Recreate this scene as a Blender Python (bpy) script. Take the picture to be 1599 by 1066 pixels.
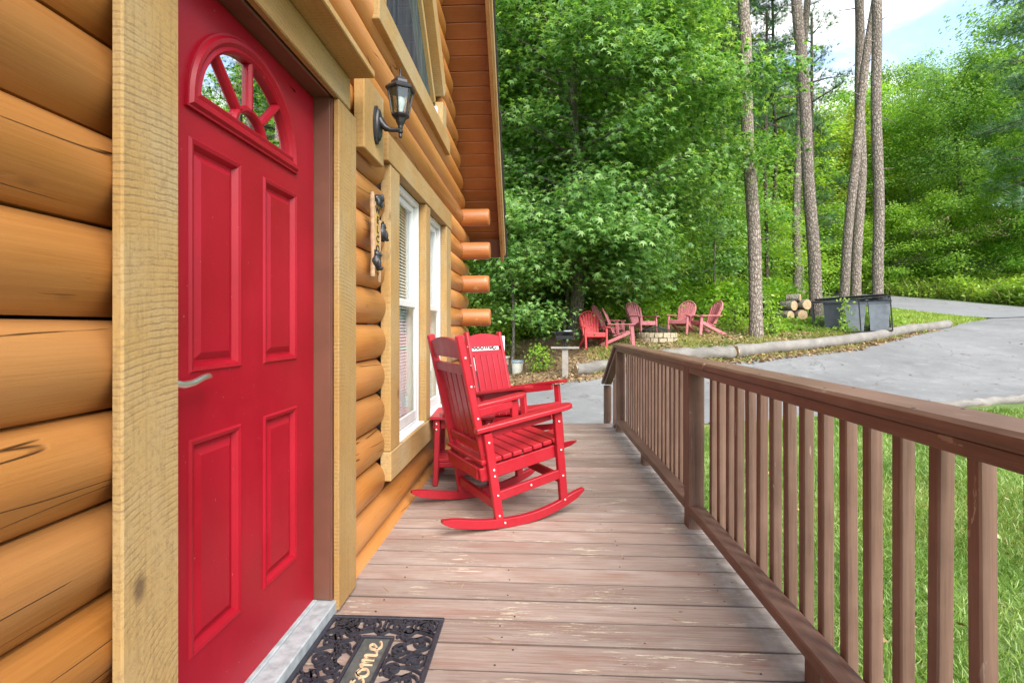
import bpy, bmesh, math, random
import numpy as np
from mathutils import Vector, Matrix, Euler

for o in list(bpy.data.objects): bpy.data.objects.remove(o)
scene = bpy.context.scene
col = scene.collection
R = math.radians
rng = np.random.default_rng(7)
random.seed(7)

# ------------------------------------------------------------------ camera
cam_d = bpy.data.cameras.new('camera')
cam_d.lens = 18.12; cam_d.sensor_width = 36.0
cam_d.shift_y = -22.0/1599.0
cam_d.clip_start = 0.05; cam_d.clip_end = 2000
cam = bpy.data.objects.new('camera', cam_d); col.objects.link(cam)
cam.location = (0, 0, 1.13)
cam.rotation_euler = (R(90), 0, math.atan(42.5/805))
scene.camera = cam

# ------------------------------------------------------------------ world, sun, exposure
SUN_EL, SUN_AZ = R(43), R(156)      # azimuth measured clockwise from +Y (towards +X)
world = bpy.data.worlds.new('World'); scene.world = world
world.use_nodes = True
wt = world.node_tree; wt.nodes.clear()
def wn(t, **kw):
    n = wt.nodes.new(t)
    for k, v in kw.items(): setattr(n, k, v)
    return n
w_out = wn('ShaderNodeOutputWorld'); w_bg = wn('ShaderNodeBackground')
w_sky = wn('ShaderNodeTexSky', sky_type='NISHITA', sun_disc=False, sun_elevation=SUN_EL, sun_rotation=SUN_AZ,
           altitude=300, air_density=1.0, dust_density=1.5, ozone_density=1.2)
w_co = wn('ShaderNodeTexCoord'); w_map = wn('ShaderNodeMapping')
w_map.inputs['Scale'].default_value = (1.0, 1.0, 2.6)
w_map.inputs['Location'].default_value = (4.4, 1.1, 2.2)
w_n = wn('ShaderNodeTexNoise'); w_n.inputs['Scale'].default_value = 2.6; w_n.inputs['Detail'].default_value = 8
w_n.inputs['Roughness'].default_value = 0.55; w_n.inputs['Distortion'].default_value = 0.4
w_r = wn('ShaderNodeValToRGB')
w_r.color_ramp.elements[0].position = 0.40; w_r.color_ramp.elements[1].position = 0.58
w_r.color_ramp.elements[0].color = (0.12, 0.12, 0.12, 1)
w_mix = wn('ShaderNodeMix', data_type='RGBA')
w_n2 = wn('ShaderNodeTexNoise'); w_n2.inputs['Scale'].default_value = 4.5; w_n2.inputs['Detail'].default_value = 6
w_r2 = wn('ShaderNodeValToRGB'); w_r2.color_ramp.elements[0].position = .38; w_r2.color_ramp.elements[1].position = .66
w_r2.color_ramp.elements[0].color = (1.9, 2.1, 2.4, 1); w_r2.color_ramp.elements[1].color = (4.3, 4.25, 4.2, 1)
w_bg.inputs['Strength'].default_value = 0.105
L = wt.links.new
L(w_co.outputs['Generated'], w_map.inputs['Vector']); L(w_map.outputs['Vector'], w_n.inputs['Vector'])
L(w_n.outputs['Fac'], w_r.inputs['Fac']); L(w_r.outputs['Color'], w_mix.inputs[0])
L(w_map.outputs['Vector'], w_n2.inputs['Vector']); L(w_n2.outputs['Fac'], w_r2.inputs['Fac']); L(w_r2.outputs['Color'], w_mix.inputs[7])
L(w_sky.outputs['Color'], w_mix.inputs[6]); L(w_mix.outputs[2], w_bg.inputs['Color'])
L(w_bg.outputs['Background'], w_out.inputs['Surface'])

sun_d = bpy.data.lights.new('sun', 'SUN'); sun_d.energy = 1.5; sun_d.angle = R(42); sun_d.color = (1.0, 0.95, 0.87)
sun = bpy.data.objects.new('sun', sun_d); col.objects.link(sun)
sd = Vector((math.sin(SUN_AZ)*math.cos(SUN_EL), math.cos(SUN_AZ)*math.cos(SUN_EL), math.sin(SUN_EL)))
sun.rotation_euler = sd.to_track_quat('Z', 'Y').to_euler()
sun.location = (8, -9, 16)

vs = scene.view_settings
vs.view_transform = 'Standard'; vs.look = 'None'; vs.exposure = 2.32; vs.gamma = 1.0; vs.use_curve_mapping = False
scene.render.engine = 'CYCLES'
scene.render.resolution_x = 1024; scene.render.resolution_y = 682
scene.cycles.max_bounces = 8; scene.cycles.transparent_max_bounces = 12

# ------------------------------------------------------------------ material helpers
class NT:
    def __init__(s, name):
        s.m = bpy.data.materials.new(name); s.m.use_nodes = True
        s.t = s.m.node_tree; s.t.nodes.clear()
        s.out = s.n('ShaderNodeOutputMaterial')
    def n(s, typ, ins=None, **kw):
        nd = s.t.nodes.new(typ)
        for k, v in kw.items(): setattr(nd, k, v)
        for k, v in (ins or {}).items(): s.set(nd, k, v)
        return nd
    def set(s, nd, k, v):
        sock = nd.inputs[k]
        if hasattr(v, 'is_output'): s.t.links.new(v, sock)
        else:
            if sock.type == 'RGBA' and hasattr(v, '__len__') and len(v) == 3: v = (*v, 1)
            sock.default_value = v
    def co(s, kind='Object', rand=True, scale=(1, 1, 1), rot=(0, 0, 0)):
        c = s.n('ShaderNodeTexCoord').outputs[kind]
        if rand:
            oi = s.n('ShaderNodeObjectInfo').outputs['Random']
            c = s.n('ShaderNodeVectorMath', {0: c, 1: s.n('ShaderNodeVectorMath', {0: oi, 1: (37.0, 53.0, 71.0)}, operation='MULTIPLY').outputs[0]}, operation='ADD').outputs[0]
        return s.n('ShaderNodeMapping', {'Vector': c, 'Scale': scale, 'Rotation': rot}).outputs[0]
    def noise(s, vec, scale=5, detail=4, rough=.5, dist=0):
        return s.n('ShaderNodeTexNoise', {'Vector': vec, 'Scale': scale, 'Detail': detail, 'Roughness': rough, 'Distortion': dist}).outputs['Fac']
    def ramp(s, fac, stops, interp='LINEAR'):
        r = s.n('ShaderNodeValToRGB', {'Fac': fac}); cr = r.color_ramp; cr.interpolation = interp
        while len(cr.elements) < len(stops): cr.elements.new(.5)
        for e, (p, c) in zip(cr.elements, stops):
            e.position = p; e.color = (*c, 1) if hasattr(c, '__len__') else (c, c, c, 1)
        return r.outputs['Color']
    def mix(s, fac, a, b, blend='MIX'):
        nd = s.n('ShaderNodeMix', {'Factor': fac, 'A': a, 'B': b} if False else None, data_type='RGBA', blend_type=blend)
        s.set(nd, 0, fac); s.set(nd, 6, a); s.set(nd, 7, b)
        return nd.outputs[2]
    def math(s, op, a, b=0.0):
        return s.n('ShaderNodeMath', {0: a, 1: b}, operation=op).outputs[0]
    def rand(s): return s.n('ShaderNodeObjectInfo').outputs['Random']
    def attr(s, name): return s.n('ShaderNodeAttribute', attribute_name=name).outputs['Fac']
    def bump(s, h, strength=.3, dist=.01):
        return s.n('ShaderNodeBump', {'Height': h, 'Strength': strength, 'Distance': dist}).outputs[0]
    def pbr(s, color, rough=.5, normal=None, **kw):
        p = s.n('ShaderNodeBsdfPrincipled', {'Base Color': color, 'Roughness': rough})
        if normal is not None: s.set(p, 'Normal', normal)
        for k, v in kw.items(): s.set(p, k.replace('_', ' '), v)
        s.t.links.new(p.outputs[0], s.out.inputs['Surface'])
        return s.m
def hsvvar(t, color, amount=.35, lo=None):
    """vary a colour a little from object to object"""
    f = t.math('ADD', t.math('MULTIPLY', t.rand(), amount), 1-amount/2)
    return t.mix(1.0, color, t.n('ShaderNodeCombineColor', {0: f, 1: f, 2: f}).outputs[0], 'MULTIPLY')

M = {}
def simple(name, c, rough=.5, nscale=20, namt=.25, bump=0.0, **kw):
    t = NT(name); v = t.co(rand=True)
    n = t.noise(v, nscale, 5, .6)
    col_ = t.mix(t.ramp(n, [(.3, 0), (.75, 1)]), tuple(x*(1-namt) for x in c), tuple(min(1, x*(1+namt)) for x in c))
    M[name] = t.pbr(col_, rough, t.bump(n, bump, .003) if bump else None, **kw)
    return M[name]

def m_log():
    t = NT('stained_log'); v = t.co(scale=(62, 1.5, 62)); v2 = t.co(scale=(3, .8, 3)); v3 = t.co(scale=(11, .55, 11))
    g = t.noise(v, 2.0, 8, .74, .35); big = t.noise(v2, 1.3, 3)
    base = t.ramp(g, [(.25, (.33, .122, .022)), (.5, (.42, .162, .033)), (.78, (.49, .205, .052))])
    base = t.mix(t.ramp(big, [(.35, 0), (.7, .5)]), base, (.55, .27, .10))
    w = t.noise(v3, 1.15, 2, .4, .15)
    crack = t.ramp(t.math('ABSOLUTE', t.math('SUBTRACT', w, .5)), [(0, 1), (.006, 0)])
    gate = t.ramp(t.noise(t.co(scale=(2.5, 1.6, 2.5)), 1.7, 2), [(.52, 0), (.57, 1)])
    crack = t.math('MULTIPLY', crack, gate)
    base = t.mix(crack, base, (.05, .02, .006))
    knots = t.ramp(t.n('ShaderNodeTexVoronoi', {'Vector': t.co(scale=(7, 2.6, 7)), 'Scale': 1.0}).outputs['Distance'], [(.03, 1), (.075, 0)])
    base = t.mix(t.math('MULTIPLY', knots, .4), base, (.13, .05, .015))
    base = hsvvar(t, base, .22)
    h = t.math('SUBTRACT', t.math('MULTIPLY', g, .3), t.math('MULTIPLY', crack, 1.6))
    rough = t.ramp(g, [(.2, .42), (.8, .28)])
    M['log'] = t.pbr(base, rough, t.bump(h, .8, .004))
m_log()

def m_trim(key='trim', gs=(60, 60, 3)):
    t = NT('rough_sawn_trim')
    v = t.co(); big = t.noise(v, 2.2, 3, .5)
    rr = t.rand(); cen = t.n('ShaderNodeCombineXYZ', {0: 0.0, 1: t.math('SUBTRACT', t.math('MULTIPLY', rr, 1.6), .3), 2: t.math('SUBTRACT', .9, t.math('MULTIPLY', rr, 1.8))}).outputs[0]
    sv = t.n('ShaderNodeVectorMath', {0: t.n('ShaderNodeTexCoord').outputs['Object'], 1: cen}, operation='ADD').outputs[0]
    saw = t.n('ShaderNodeTexWave', {'Vector': sv, 'Scale': 21, 'Distortion': 2.0, 'Detail': 4, 'Detail Scale': 1.6, 'Detail Roughness': .6}, wave_type='RINGS', rings_direction='X').outputs['Fac']
    msk = t.ramp(t.noise(v, 5.5, 5, .7), [(.42, .05), (.62, 1)])
    saw = t.math('MULTIPLY', t.ramp(saw, [(.60, 0), (.93, 1)]), msk)
    grain = t.noise(t.co(scale=gs), 1.6, 5, .7)
    fine = t.noise(v, 95, 5, .75)
    base = t.ramp(big, [(.28, (.38, .205, .055)), (.5, (.42, .258, .088)), (.72, (.42, .315, .165))])
    base = t.mix(t.math('MULTIPLY', saw, .45), base, (.21, .14, .07))
    base = t.mix(t.ramp(grain, [(.36, .35), (.52, 0)]), base, (.24, .145, .055))
    base = t.mix(t.ramp(fine, [(.36, .5), (.50, 0)]), base, (.22, .135, .06))
    vd = t.n('ShaderNodeTexVoronoi', {'Vector': t.co(scale=(4, 4, 2.2)), 'Scale': 1.0}).outputs['Distance']
    kn = t.ramp(vd, [(.03, 1), (.085, 0)])
    base = t.mix(t.math('MULTIPLY', kn, .8), base, (.10, .055, .025))
    base = hsvvar(t, base, .16)
    h = t.math('ADD', t.math('MULTIPLY', saw, -.8), t.math('MULTIPLY', fine, 1.1))
    M[key] = t.pbr(base, .82, t.bump(h, .35, .003))
m_trim(); m_trim('trim_h', (60, 3, 60))

def m_paintwood(name, base, dark, chip=None, rough=.55, axis='X'):
    t = NT(name)
    sc = {'X': (1.0, 26, 26), 'Y': (26, 1.0, 26), 'Z': (26, 26, 1.0)}[axis]
    v = t.co(scale=tuple(x*2 if x > 2 else x*1.5 for x in sc)); g = t.noise(v, 2.2, 8, .74, .3); big = t.noise(t.co(), 3.1, 4, .6)
    c = t.mix(t.ramp(g, [(.3, 1), (.65, 0)]), base, dark)
    c = t.mix(t.ramp(big, [(.4, 0), (.75, .45)]), c, tuple(min(1, x*1.5+.03) for x in base))
    if chip:
        sc2 = tuple(x*.35 if x > 2 else x*2 for x in sc)
        k = t.math('MULTIPLY', t.ramp(t.noise(t.co(scale=sc2), 2.1, 6, .7), [(.64, 0), (.66, 1)]), t.ramp(t.noise(t.co(), 2.0, 2), [(.5, 0), (.6, 1)]))
        c = t.mix(k, c, chip)
    c = hsvvar(t, c, .2)
    M[name] = t.pbr(c, rough, t.bump(g, .35, .003))
m_paintwood('rail_z', (.180, .104, .074), (.095, .050, .034), (.40, .32, .26), axis='Z')
m_paintwood('rail_y', (.180, .096, .066), (.088, .045, .031), (.40, .32, .26), axis='Y', rough=.45)
m_paintwood('rail_x', (.190, .096, .066), (.105, .047, .030), axis='X')
m_paintwood('soffit', (.26, .080, .018), (.19, .055, .012), axis='X', rough=.45)
m_paintwood('fascia', (.36, .165, .050), (.16, .070, .022), axis='Y', rough=.6)
m_paintwood('grey_wood', (.33, .30, .26), (.16, .14, .115), axis='X', rough=.85)

def m_deck():
    t = NT('worn_deck_stain')
    g = t.noise(t.co(scale=(1.6, 62, 62)), 2.4, 7, .72, .25)
    big = t.noise(t.co(scale=(1.6, 4, 4)), 2.0, 4, .6)
    base = t.ramp(g, [(.28, (.130, .088, .068)), (.42, (.250, .178, .146)), (.64, (.350, .270, .228))])
    red = t.ramp(t.noise(t.co(scale=(1.2, 7, 7)), 1.9, 4, .6), [(.5, 0), (.68, .5)])
    base = t.mix(red, base, (.235, .110, .078))
    pale = t.ramp(big, [(.5, 0), (.72, .6)])
    base = t.mix(pale, base, (.40, .325, .285))
    ch = t.math('MULTIPLY', t.ramp(t.noise(t.co(scale=(3.4, 34, 34)), 2.3, 8, .76), [(.568, 0), (.582, 1)]),
                t.ramp(t.noise(t.co(scale=(1.2, 3, 3)), 2.2, 2), [(.52, 0), (.58, 1)]))
    base = t.mix(ch, base, (.56, .49, .37))
    # weathered grey run where the rail keeps the boards wet (a stain with its own shape)
    px = t.n('ShaderNodeSeparateXYZ', {0: t.n('ShaderNodeNewGeometry').outputs['Position']}).outputs[0]
    e = t.math('ADD', px, t.math('MULTIPLY', t.math('SUBTRACT', t.noise(t.co(rand=False, kind='Object'), 9, 4, .6), .5), .14))
    base = t.mix(t.ramp(e, [(.74, 0), (.82, .55)]), base, t.ramp(t.noise(t.co(), 14, 5, .7), [(.35, (.24, .23, .21)), (.65, (.50, .49, .47))]))
    spots = t.ramp(t.n('ShaderNodeTexVoronoi', {'Vector': t.co(scale=(5, 12, 5)), 'Scale': 1.2}).outputs['Distance'], [(.035, 1), (.06, 0)])
    base = t.mix(t.math('MULTIPLY', spots, .85), base, (.05, .035, .03))
    ly = t.math('ABSOLUTE', t.n('ShaderNodeSeparateXYZ', {0: t.n('ShaderNodeTexCoord').outputs['Object']}).outputs[1])
    base = hsvvar(t, base, .42)
    base = t.mix(t.ramp(t.math('ADD', ly, t.math('MULTIPLY', t.math('SUBTRACT', g, .5), .008)), [(.0660, 0), (.0685, .75)]), base, (.055, .038, .030))
    h = t.math('SUBTRACT', g, t.math('MULTIPLY', ch, .3))
    M['deck'] = t.pbr(base, .62, t.bump(h, .4, .003))
m_deck()

def m_door():
    t = NT('red_door_paint'); n = t.noise(t.co(rand=False), 3.5, 4, .6); f = t.noise(t.co(rand=False), 60, 3)
    c = t.mix(t.ramp(n, [(.35, 0), (.7, 1)]), (.30, .002, .012), (.37, .004, .018))
    dust = t.ramp(t.noise(t.co(rand=False), 130, 2, .5), [(.755, 0), (.78, .6)])
    c = t.mix(dust, c, (.7, .45, .42))
    M['door'] = t.pbr(c, t.ramp(n, [(.3, .36), (.7, .48)]), t.bump(f, .08, .002), Specular_IOR_Level=.32)
m_door()
def m_chair():
    t = NT('red_lumber'); g = t.noise(t.co(scale=(8, 8, 8)), 6, 4, .6)
    c = t.mix(g, (.32, .005, .015), (.41, .016, .028))
    c = hsvvar(t, c, .22)
    M['chair'] = t.pbr(c, t.ramp(t.noise(t.co(), 9, 4, .6), [(.3, .30), (.7, .50)]), t.bump(t.noise(t.co(), 70, 3), .12, .002))
m_chair()
simple('fadedred', (.50, .165, .180), .6, 14, .3, .1)
simple('brightred', (.72, .060, .070), .5, 14, .2, .1)
simple('jamb', (.150, .062, .040), .42, 6, .15)
simple('vinyl', (.70, .71, .70), .35, 8, .05)
simple('blind', (.85, .84, .82), .5, 8, .05)
simple('curtain', (.62, .64, .60), .8, 6, .1)
simple('steel', (.82, .81, .78), .34, 30, .1, Metallic=1.0)
simple('alu', (.36, .39, .40), .55, 25, .3, .1, Metallic=.1)
simple('lampblack', (.030, .029, .033), .42, 60, .3, .15, Metallic=.3)
simple('rubber', (.026, .026, .036), .45, 40, .3, .1)
simple('matpanel', (.075, .080, .075), .55, 30, .4, .2)
simple('matletter', (.50, .36, .22), .55, 30, .15)
simple('black', (.012, .012, .013), .5, 30, .3)
simple('dark', (.030, .026, .022), .8, 6, .3)
simple('shingle', (.075, .070, .068), .9, 60, .5, .4)
simple('screw', (.65, .62, .58), .35, 30, .1, Metallic=.6)
simple('twig', (.40, .255, .150), .75, 40, .35, .4)
simple('plaque', (.50, .300, .085), .6, 14, .35, .3)
simple('bearblack', (.020, .021, .026), .4, 60, .5, .5)
simple('bucket', (.66, .66, .58), .5, 12, .15)
simple('bucketlid', (.22, .29, .36), .5, 12, .2)
simple('bin_grey', (.30, .33, .37), .55, 8, .2)
simple('bin_dark', (.060, .070, .085), .5, 8, .2)
simple('cable', (.02, .02, .02), .6)
simple('signwhite', (.74, .74, .75), .6, 10, .08)
simple('ink', (.02, .02, .02), .6)
simple('charcoal', (.06, .06, .065), .7, 9, .4)
simple('redpost', (.42, .05, .03), .6, 10, .3)
simple('stone', (.42, .35, .24), .9, 24, .4, .6)
simple('ash', (.09, .085, .08), .95, 20, .4, .5)
simple('rust', (.16, .075, .045), .8, 20, .4, .2)

def m_glass():
    t = NT('window_glass')
    fr = t.math('ADD', t.math('MULTIPLY', t.math('POWER', t.n('ShaderNodeLayerWeight', {'Blend': .5}).outputs['Facing'], 6.0), .70), .05)
    gl = t.n('ShaderNodeBsdfGlossy', {'Color': (.97, .98, 1.0, 1), 'Roughness': .005}).outputs[0]
    tr = t.n('ShaderNodeBsdfTransparent', {'Color': (.93, .95, .94, 1)}).outputs[0]
    mx = t.n('ShaderNodeMixShader', {0: fr, 1: tr, 2: gl}).outputs[0]
    t.t.links.new(mx, t.out.inputs[0]); M['glass'] = t.m
    t = NT('lamp_glass')
    fr = t.math('ADD', t.math('MULTIPLY', t.math('POWER', t.n('ShaderNodeLayerWeight', {'Blend': .5}).outputs['Facing'], 5.0), .85), .05)
    gl = t.n('ShaderNodeBsdfGlossy', {'Roughness': .05}).outputs[0]
    tr = t.n('ShaderNodeBsdfTransparent', {'Color': (.86, .90, .88, 1)}).outputs[0]
    mx = t.n('ShaderNodeMixShader', {0: fr, 1: tr, 2: gl}).outputs[0]
    t.t.links.new(mx, t.out.inputs[0]); M['lampglass'] = t.m
    t = NT('mirror_tint_glass')
    gl = t.n('ShaderNodeBsdfGlossy', {'Color': (.97, .98, 1.0, 1), 'Roughness': .004}).outputs[0]
    tr = t.n('ShaderNodeBsdfTransparent', {'Color': (.75, .78, .76, 1)}).outputs[0]
    mx = t.n('ShaderNodeMixShader', {0: .78, 1: tr, 2: gl}).outputs[0]
    t.t.links.new(mx, t.out.inputs[0]); M['mirrorglass'] = t.m
    t = NT('filmed_gable_glass')
    gl = t.n('ShaderNodeBsdfGlossy', {'Color': (.45, .72, 1.0, 1), 'Roughness': .03}).outputs[0]
    df = t.n('ShaderNodeBsdfDiffuse', {'Color': t.ramp(t.noise(t.co(scale=(1, 6, .6)), 3, 4, .6), [(.4, (.05, .065, .085)), (.7, (.12, .145, .17))])}).outputs[0]
    mx = t.n('ShaderNodeMixShader', {0: .40, 1: df, 2: gl}).outputs[0]
    t.t.links.new(mx, t.out.inputs[0]); M['gableglass'] = t.m
    t = NT('wire_mesh_screen')
    tr = t.n('ShaderNodeBsdfTransparent').outputs[0]
    d = t.n('ShaderNodeBsdfDiffuse', {'Color': (.03, .035, .045, 1)}).outputs[0]
    mx = t.n('ShaderNodeMixShader', {0: .10, 1: tr, 2: d}).outputs[0]
    t.t.links.new(mx, t.out.inputs[0]); M['screen'] = t.m
m_glass()

def m_leaf(name, a, b, c, trans=.48, rough=.40):
    t = NT(name); f = t.attr('tint')
    k = t.ramp(f, [(0, a), (.5, b), (1, c)])
    k = hsvvar(t, k, .2)
    p = t.n('ShaderNodeBsdfPrincipled', {'Base Color': k, 'Roughness': rough})
    tl = t.n('ShaderNodeBsdfTranslucent', {'Color': t.mix(1.0, k, (1.5, 1.45, .55), 'MULTIPLY')})
    mx = t.n('ShaderNodeMixShader', {0: trans, 1: p.outputs[0], 2: tl.outputs[0]})
    t.t.links.new(mx.outputs[0], t.out.inputs[0]); M[name] = t.m
m_leaf('leaf_gum', (.075, .200, .040), (.185, .385, .085), (.430, .620, .250))
m_leaf('leaf_a', (.070, .190, .022), (.190, .395, .042), (.400, .590, .100))
m_leaf('leaf_b', (.080, .200, .030), (.185, .360, .054), (.350, .530, .120))
m_leaf('leaf_y', (.110, .190, .015), (.210, .300, .025), (.380, .380, .030))
m_leaf('leaf_u', (.120, .250, .030), (.240, .430, .050), (.420, .580, .085))
m_leaf('needle', (.030, .095, .030), (.065, .165, .055), (.120, .250, .085), .2)
m_leaf('grass', (.080, .165, .028), (.200, .330, .072), (.440, .510, .230), .3)
m_leaf('drygrass', (.150, .170, .030), (.270, .290, .060), (.420, .370, .130), .3)
m_leaf('weed', (.140, .260, .030), (.280, .440, .055), (.480, .580, .120), .3)
m_leaf('litter', (.130, .070, .030), (.300, .190, .085), (.480, .360, .200), .1, .8)

def m_bark(name, a, b, c, sc):
    t = NT(name); v = t.co(scale=sc); v = t.n('ShaderNodeVectorMath', {0: v, 1: t.n('ShaderNodeVectorMath', {0: t.n('ShaderNodeTexNoise', {'Vector': v, 'Scale': 1.3, 'Detail': 3}).outputs['Color'], 1: (1.1, 1.1, 1.1)}, operation='MULTIPLY').outputs[0]}, operation='ADD').outputs[0]
    vo = t.n('ShaderNodeTexVoronoi', {'Vector': v, 'Scale': 1.0, 'Randomness': 1.0}, feature='DISTANCE_TO_EDGE').outputs['Distance']
    n = t.noise(v, 2.5, 6, .7)
    k = t.ramp(n, [(.3, a), (.7, b)])
    k = t.mix(t.ramp(vo, [(.0, 1), (.16, 0)]), k, c)
    k = hsvvar(t, k, .3)
    h = t.math('ADD', t.ramp(vo, [(0, 0), (.22, 1)]), t.math('MULTIPLY', n, .5))
    M[name] = t.pbr(k, .9, t.bump(h, .9, .03))
m_bark('bark_pine', (.225, .175, .140), (.42, .36, .31), (.115, .086, .068), (17, 17, 7))
m_bark('bark_grey', (.200, .180, .140), (.36, .33, .27), (.11, .095, .075), (24, 24, 5))
m_bark('bark_dark', (.070, .052, .038), (.150, .115, .085), (.03, .022, .016), (16, 16, 5))
m_paintwood('bark_old', (.215, .200, .180), (.085, .075, .065), (.10, .085, .07), axis='X', rough=.9)
def m_roundend():
    t = NT('sawn_end'); n = t.noise(t.co(), 12, 4)
    M['sawn'] = t.pbr(t.ramp(n, [(.3, (.30, .20, .11)), (.7, (.50, .36, .21))]), .85)
m_roundend()

def m_ground():
    t = NT('ground_cover')
    v = t.n('ShaderNodeTexCoord').outputs['Object']
    n1 = t.noise(v, 1.1, 6, .62); n2 = t.noise(v, 9, 6, .7); n3 = t.noise(v, 55, 4, .7)
    soil = t.ramp(n2, [(.3, (.170, .105, .058)), (.55, (.330, .225, .125)), (.75, (.50, .39, .24))])
    soil = t.mix(t.ramp(n3, [(.35, .6), (.6, 0)]), soil, (.10, .062, .032))
    green = t.ramp(n2, [(.3, (.060, .120, .018)), (.6, (.130, .200, .040)), (.8, (.24, .26, .08))])
    green = t.mix(t.ramp(n3, [(.3, .6), (.6, 0)]), green, (.045, .07, .015))
    g = t.attr('lawn')
    k = t.ramp(t.math('ADD', g, t.math('SUBTRACT', n1, .5)), [(.42, 0), (.56, 1)])
    c = t.mix(k, soil, green)
    M['ground'] = t.pbr(c, .95, t.bump(t.math('ADD', n2, n3), .6, .03))
m_ground()
def m_asphalt(name, a, b, c):
    t = NT(name); v = t.n('ShaderNodeTexCoord').outputs['Object']
    n1 = t.noise(v, .5, 4, .6); n2 = t.noise(v, 90, 3, .7); n3 = t.noise(v, 3, 5, .65)
    k = t.ramp(n1, [(.3, a), (.7, b)])
    k = t.mix(t.ramp(n2, [(.3, .55), (.6, 0)]), k, c)
    k = t.mix(t.ramp(n3, [(.52, 0), (.75, .35)]), k, tuple(min(1, x*1.35) for x in b))
    cr_ = t.n('ShaderNodeTexVoronoi', {'Vector': t.n('ShaderNodeVectorMath', {0: v, 1: t.n('ShaderNodeTexNoise', {'Vector': v, 'Scale': 1.5, 'Detail': 5}).outputs['Color']}, operation='ADD').outputs[0], 'Scale': .45}, feature='DISTANCE_TO_EDGE').outputs['Distance']
    k = t.mix(t.math('MULTIPLY', t.ramp(cr_, [(0, .7), (.010, 0)]), t.ramp(n1, [(.45, 0), (.6, 1)])), k, (.06, .06, .06))
    k = t.mix(t.ramp(t.noise(v, 1.4, 6, .7), [(.56, 0), (.72, .45)]), k, tuple(x*.55 for x in a))
    M[name] = t.pbr(k, .9, t.bump(n2, .5, .006))
m_asphalt('asphalt', (.155, .155, .157), (.245, .245, .247), (.055, .055, .056))
m_asphalt('road', (.185, .188, .196), (.230, .233, .240), (.13, .13, .135))
# ------------------------------------------------------------------ object helpers
def tag(o, label=None, cat=None, group=None, kind=None):
    if label: o['label'] = label
    if cat: o['category'] = cat
    if group: o['group'] = group
    if kind: o['kind'] = kind
    return o
def thing(name, label, cat, loc=(0, 0, 0), rotz=0, group=None):
    o = bpy.data.objects.new(name, None); col.objects.link(o)
    o.empty_display_size = .1
    o.location = loc; o.rotation_euler = (0, 0, rotz)
    return tag(o, label, cat, group)
def link(name, me, parent=None, loc=None, rot=None, world_of=None):
    o = bpy.data.objects.new(name, me); col.objects.link(o)
    if parent is not None: o.parent = parent
    if loc is not None: o.location = loc
    if rot is not None: o.rotation_euler = rot
    return o
def place_in_world(o, parent):
    """parent keeps its own place; the part's mesh is given in world coordinates"""
    o.parent = parent
    off = Vector((0, 0, 0)); p = parent
    while p is not None: off += p.location; p = p.parent
    o.location = -off
    return o
def copy_tree(o, parent=None):
    c = o.copy(); col.objects.link(c); c.parent = parent
    for ch in list(o.children): copy_tree(ch, c)
    return c

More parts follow.
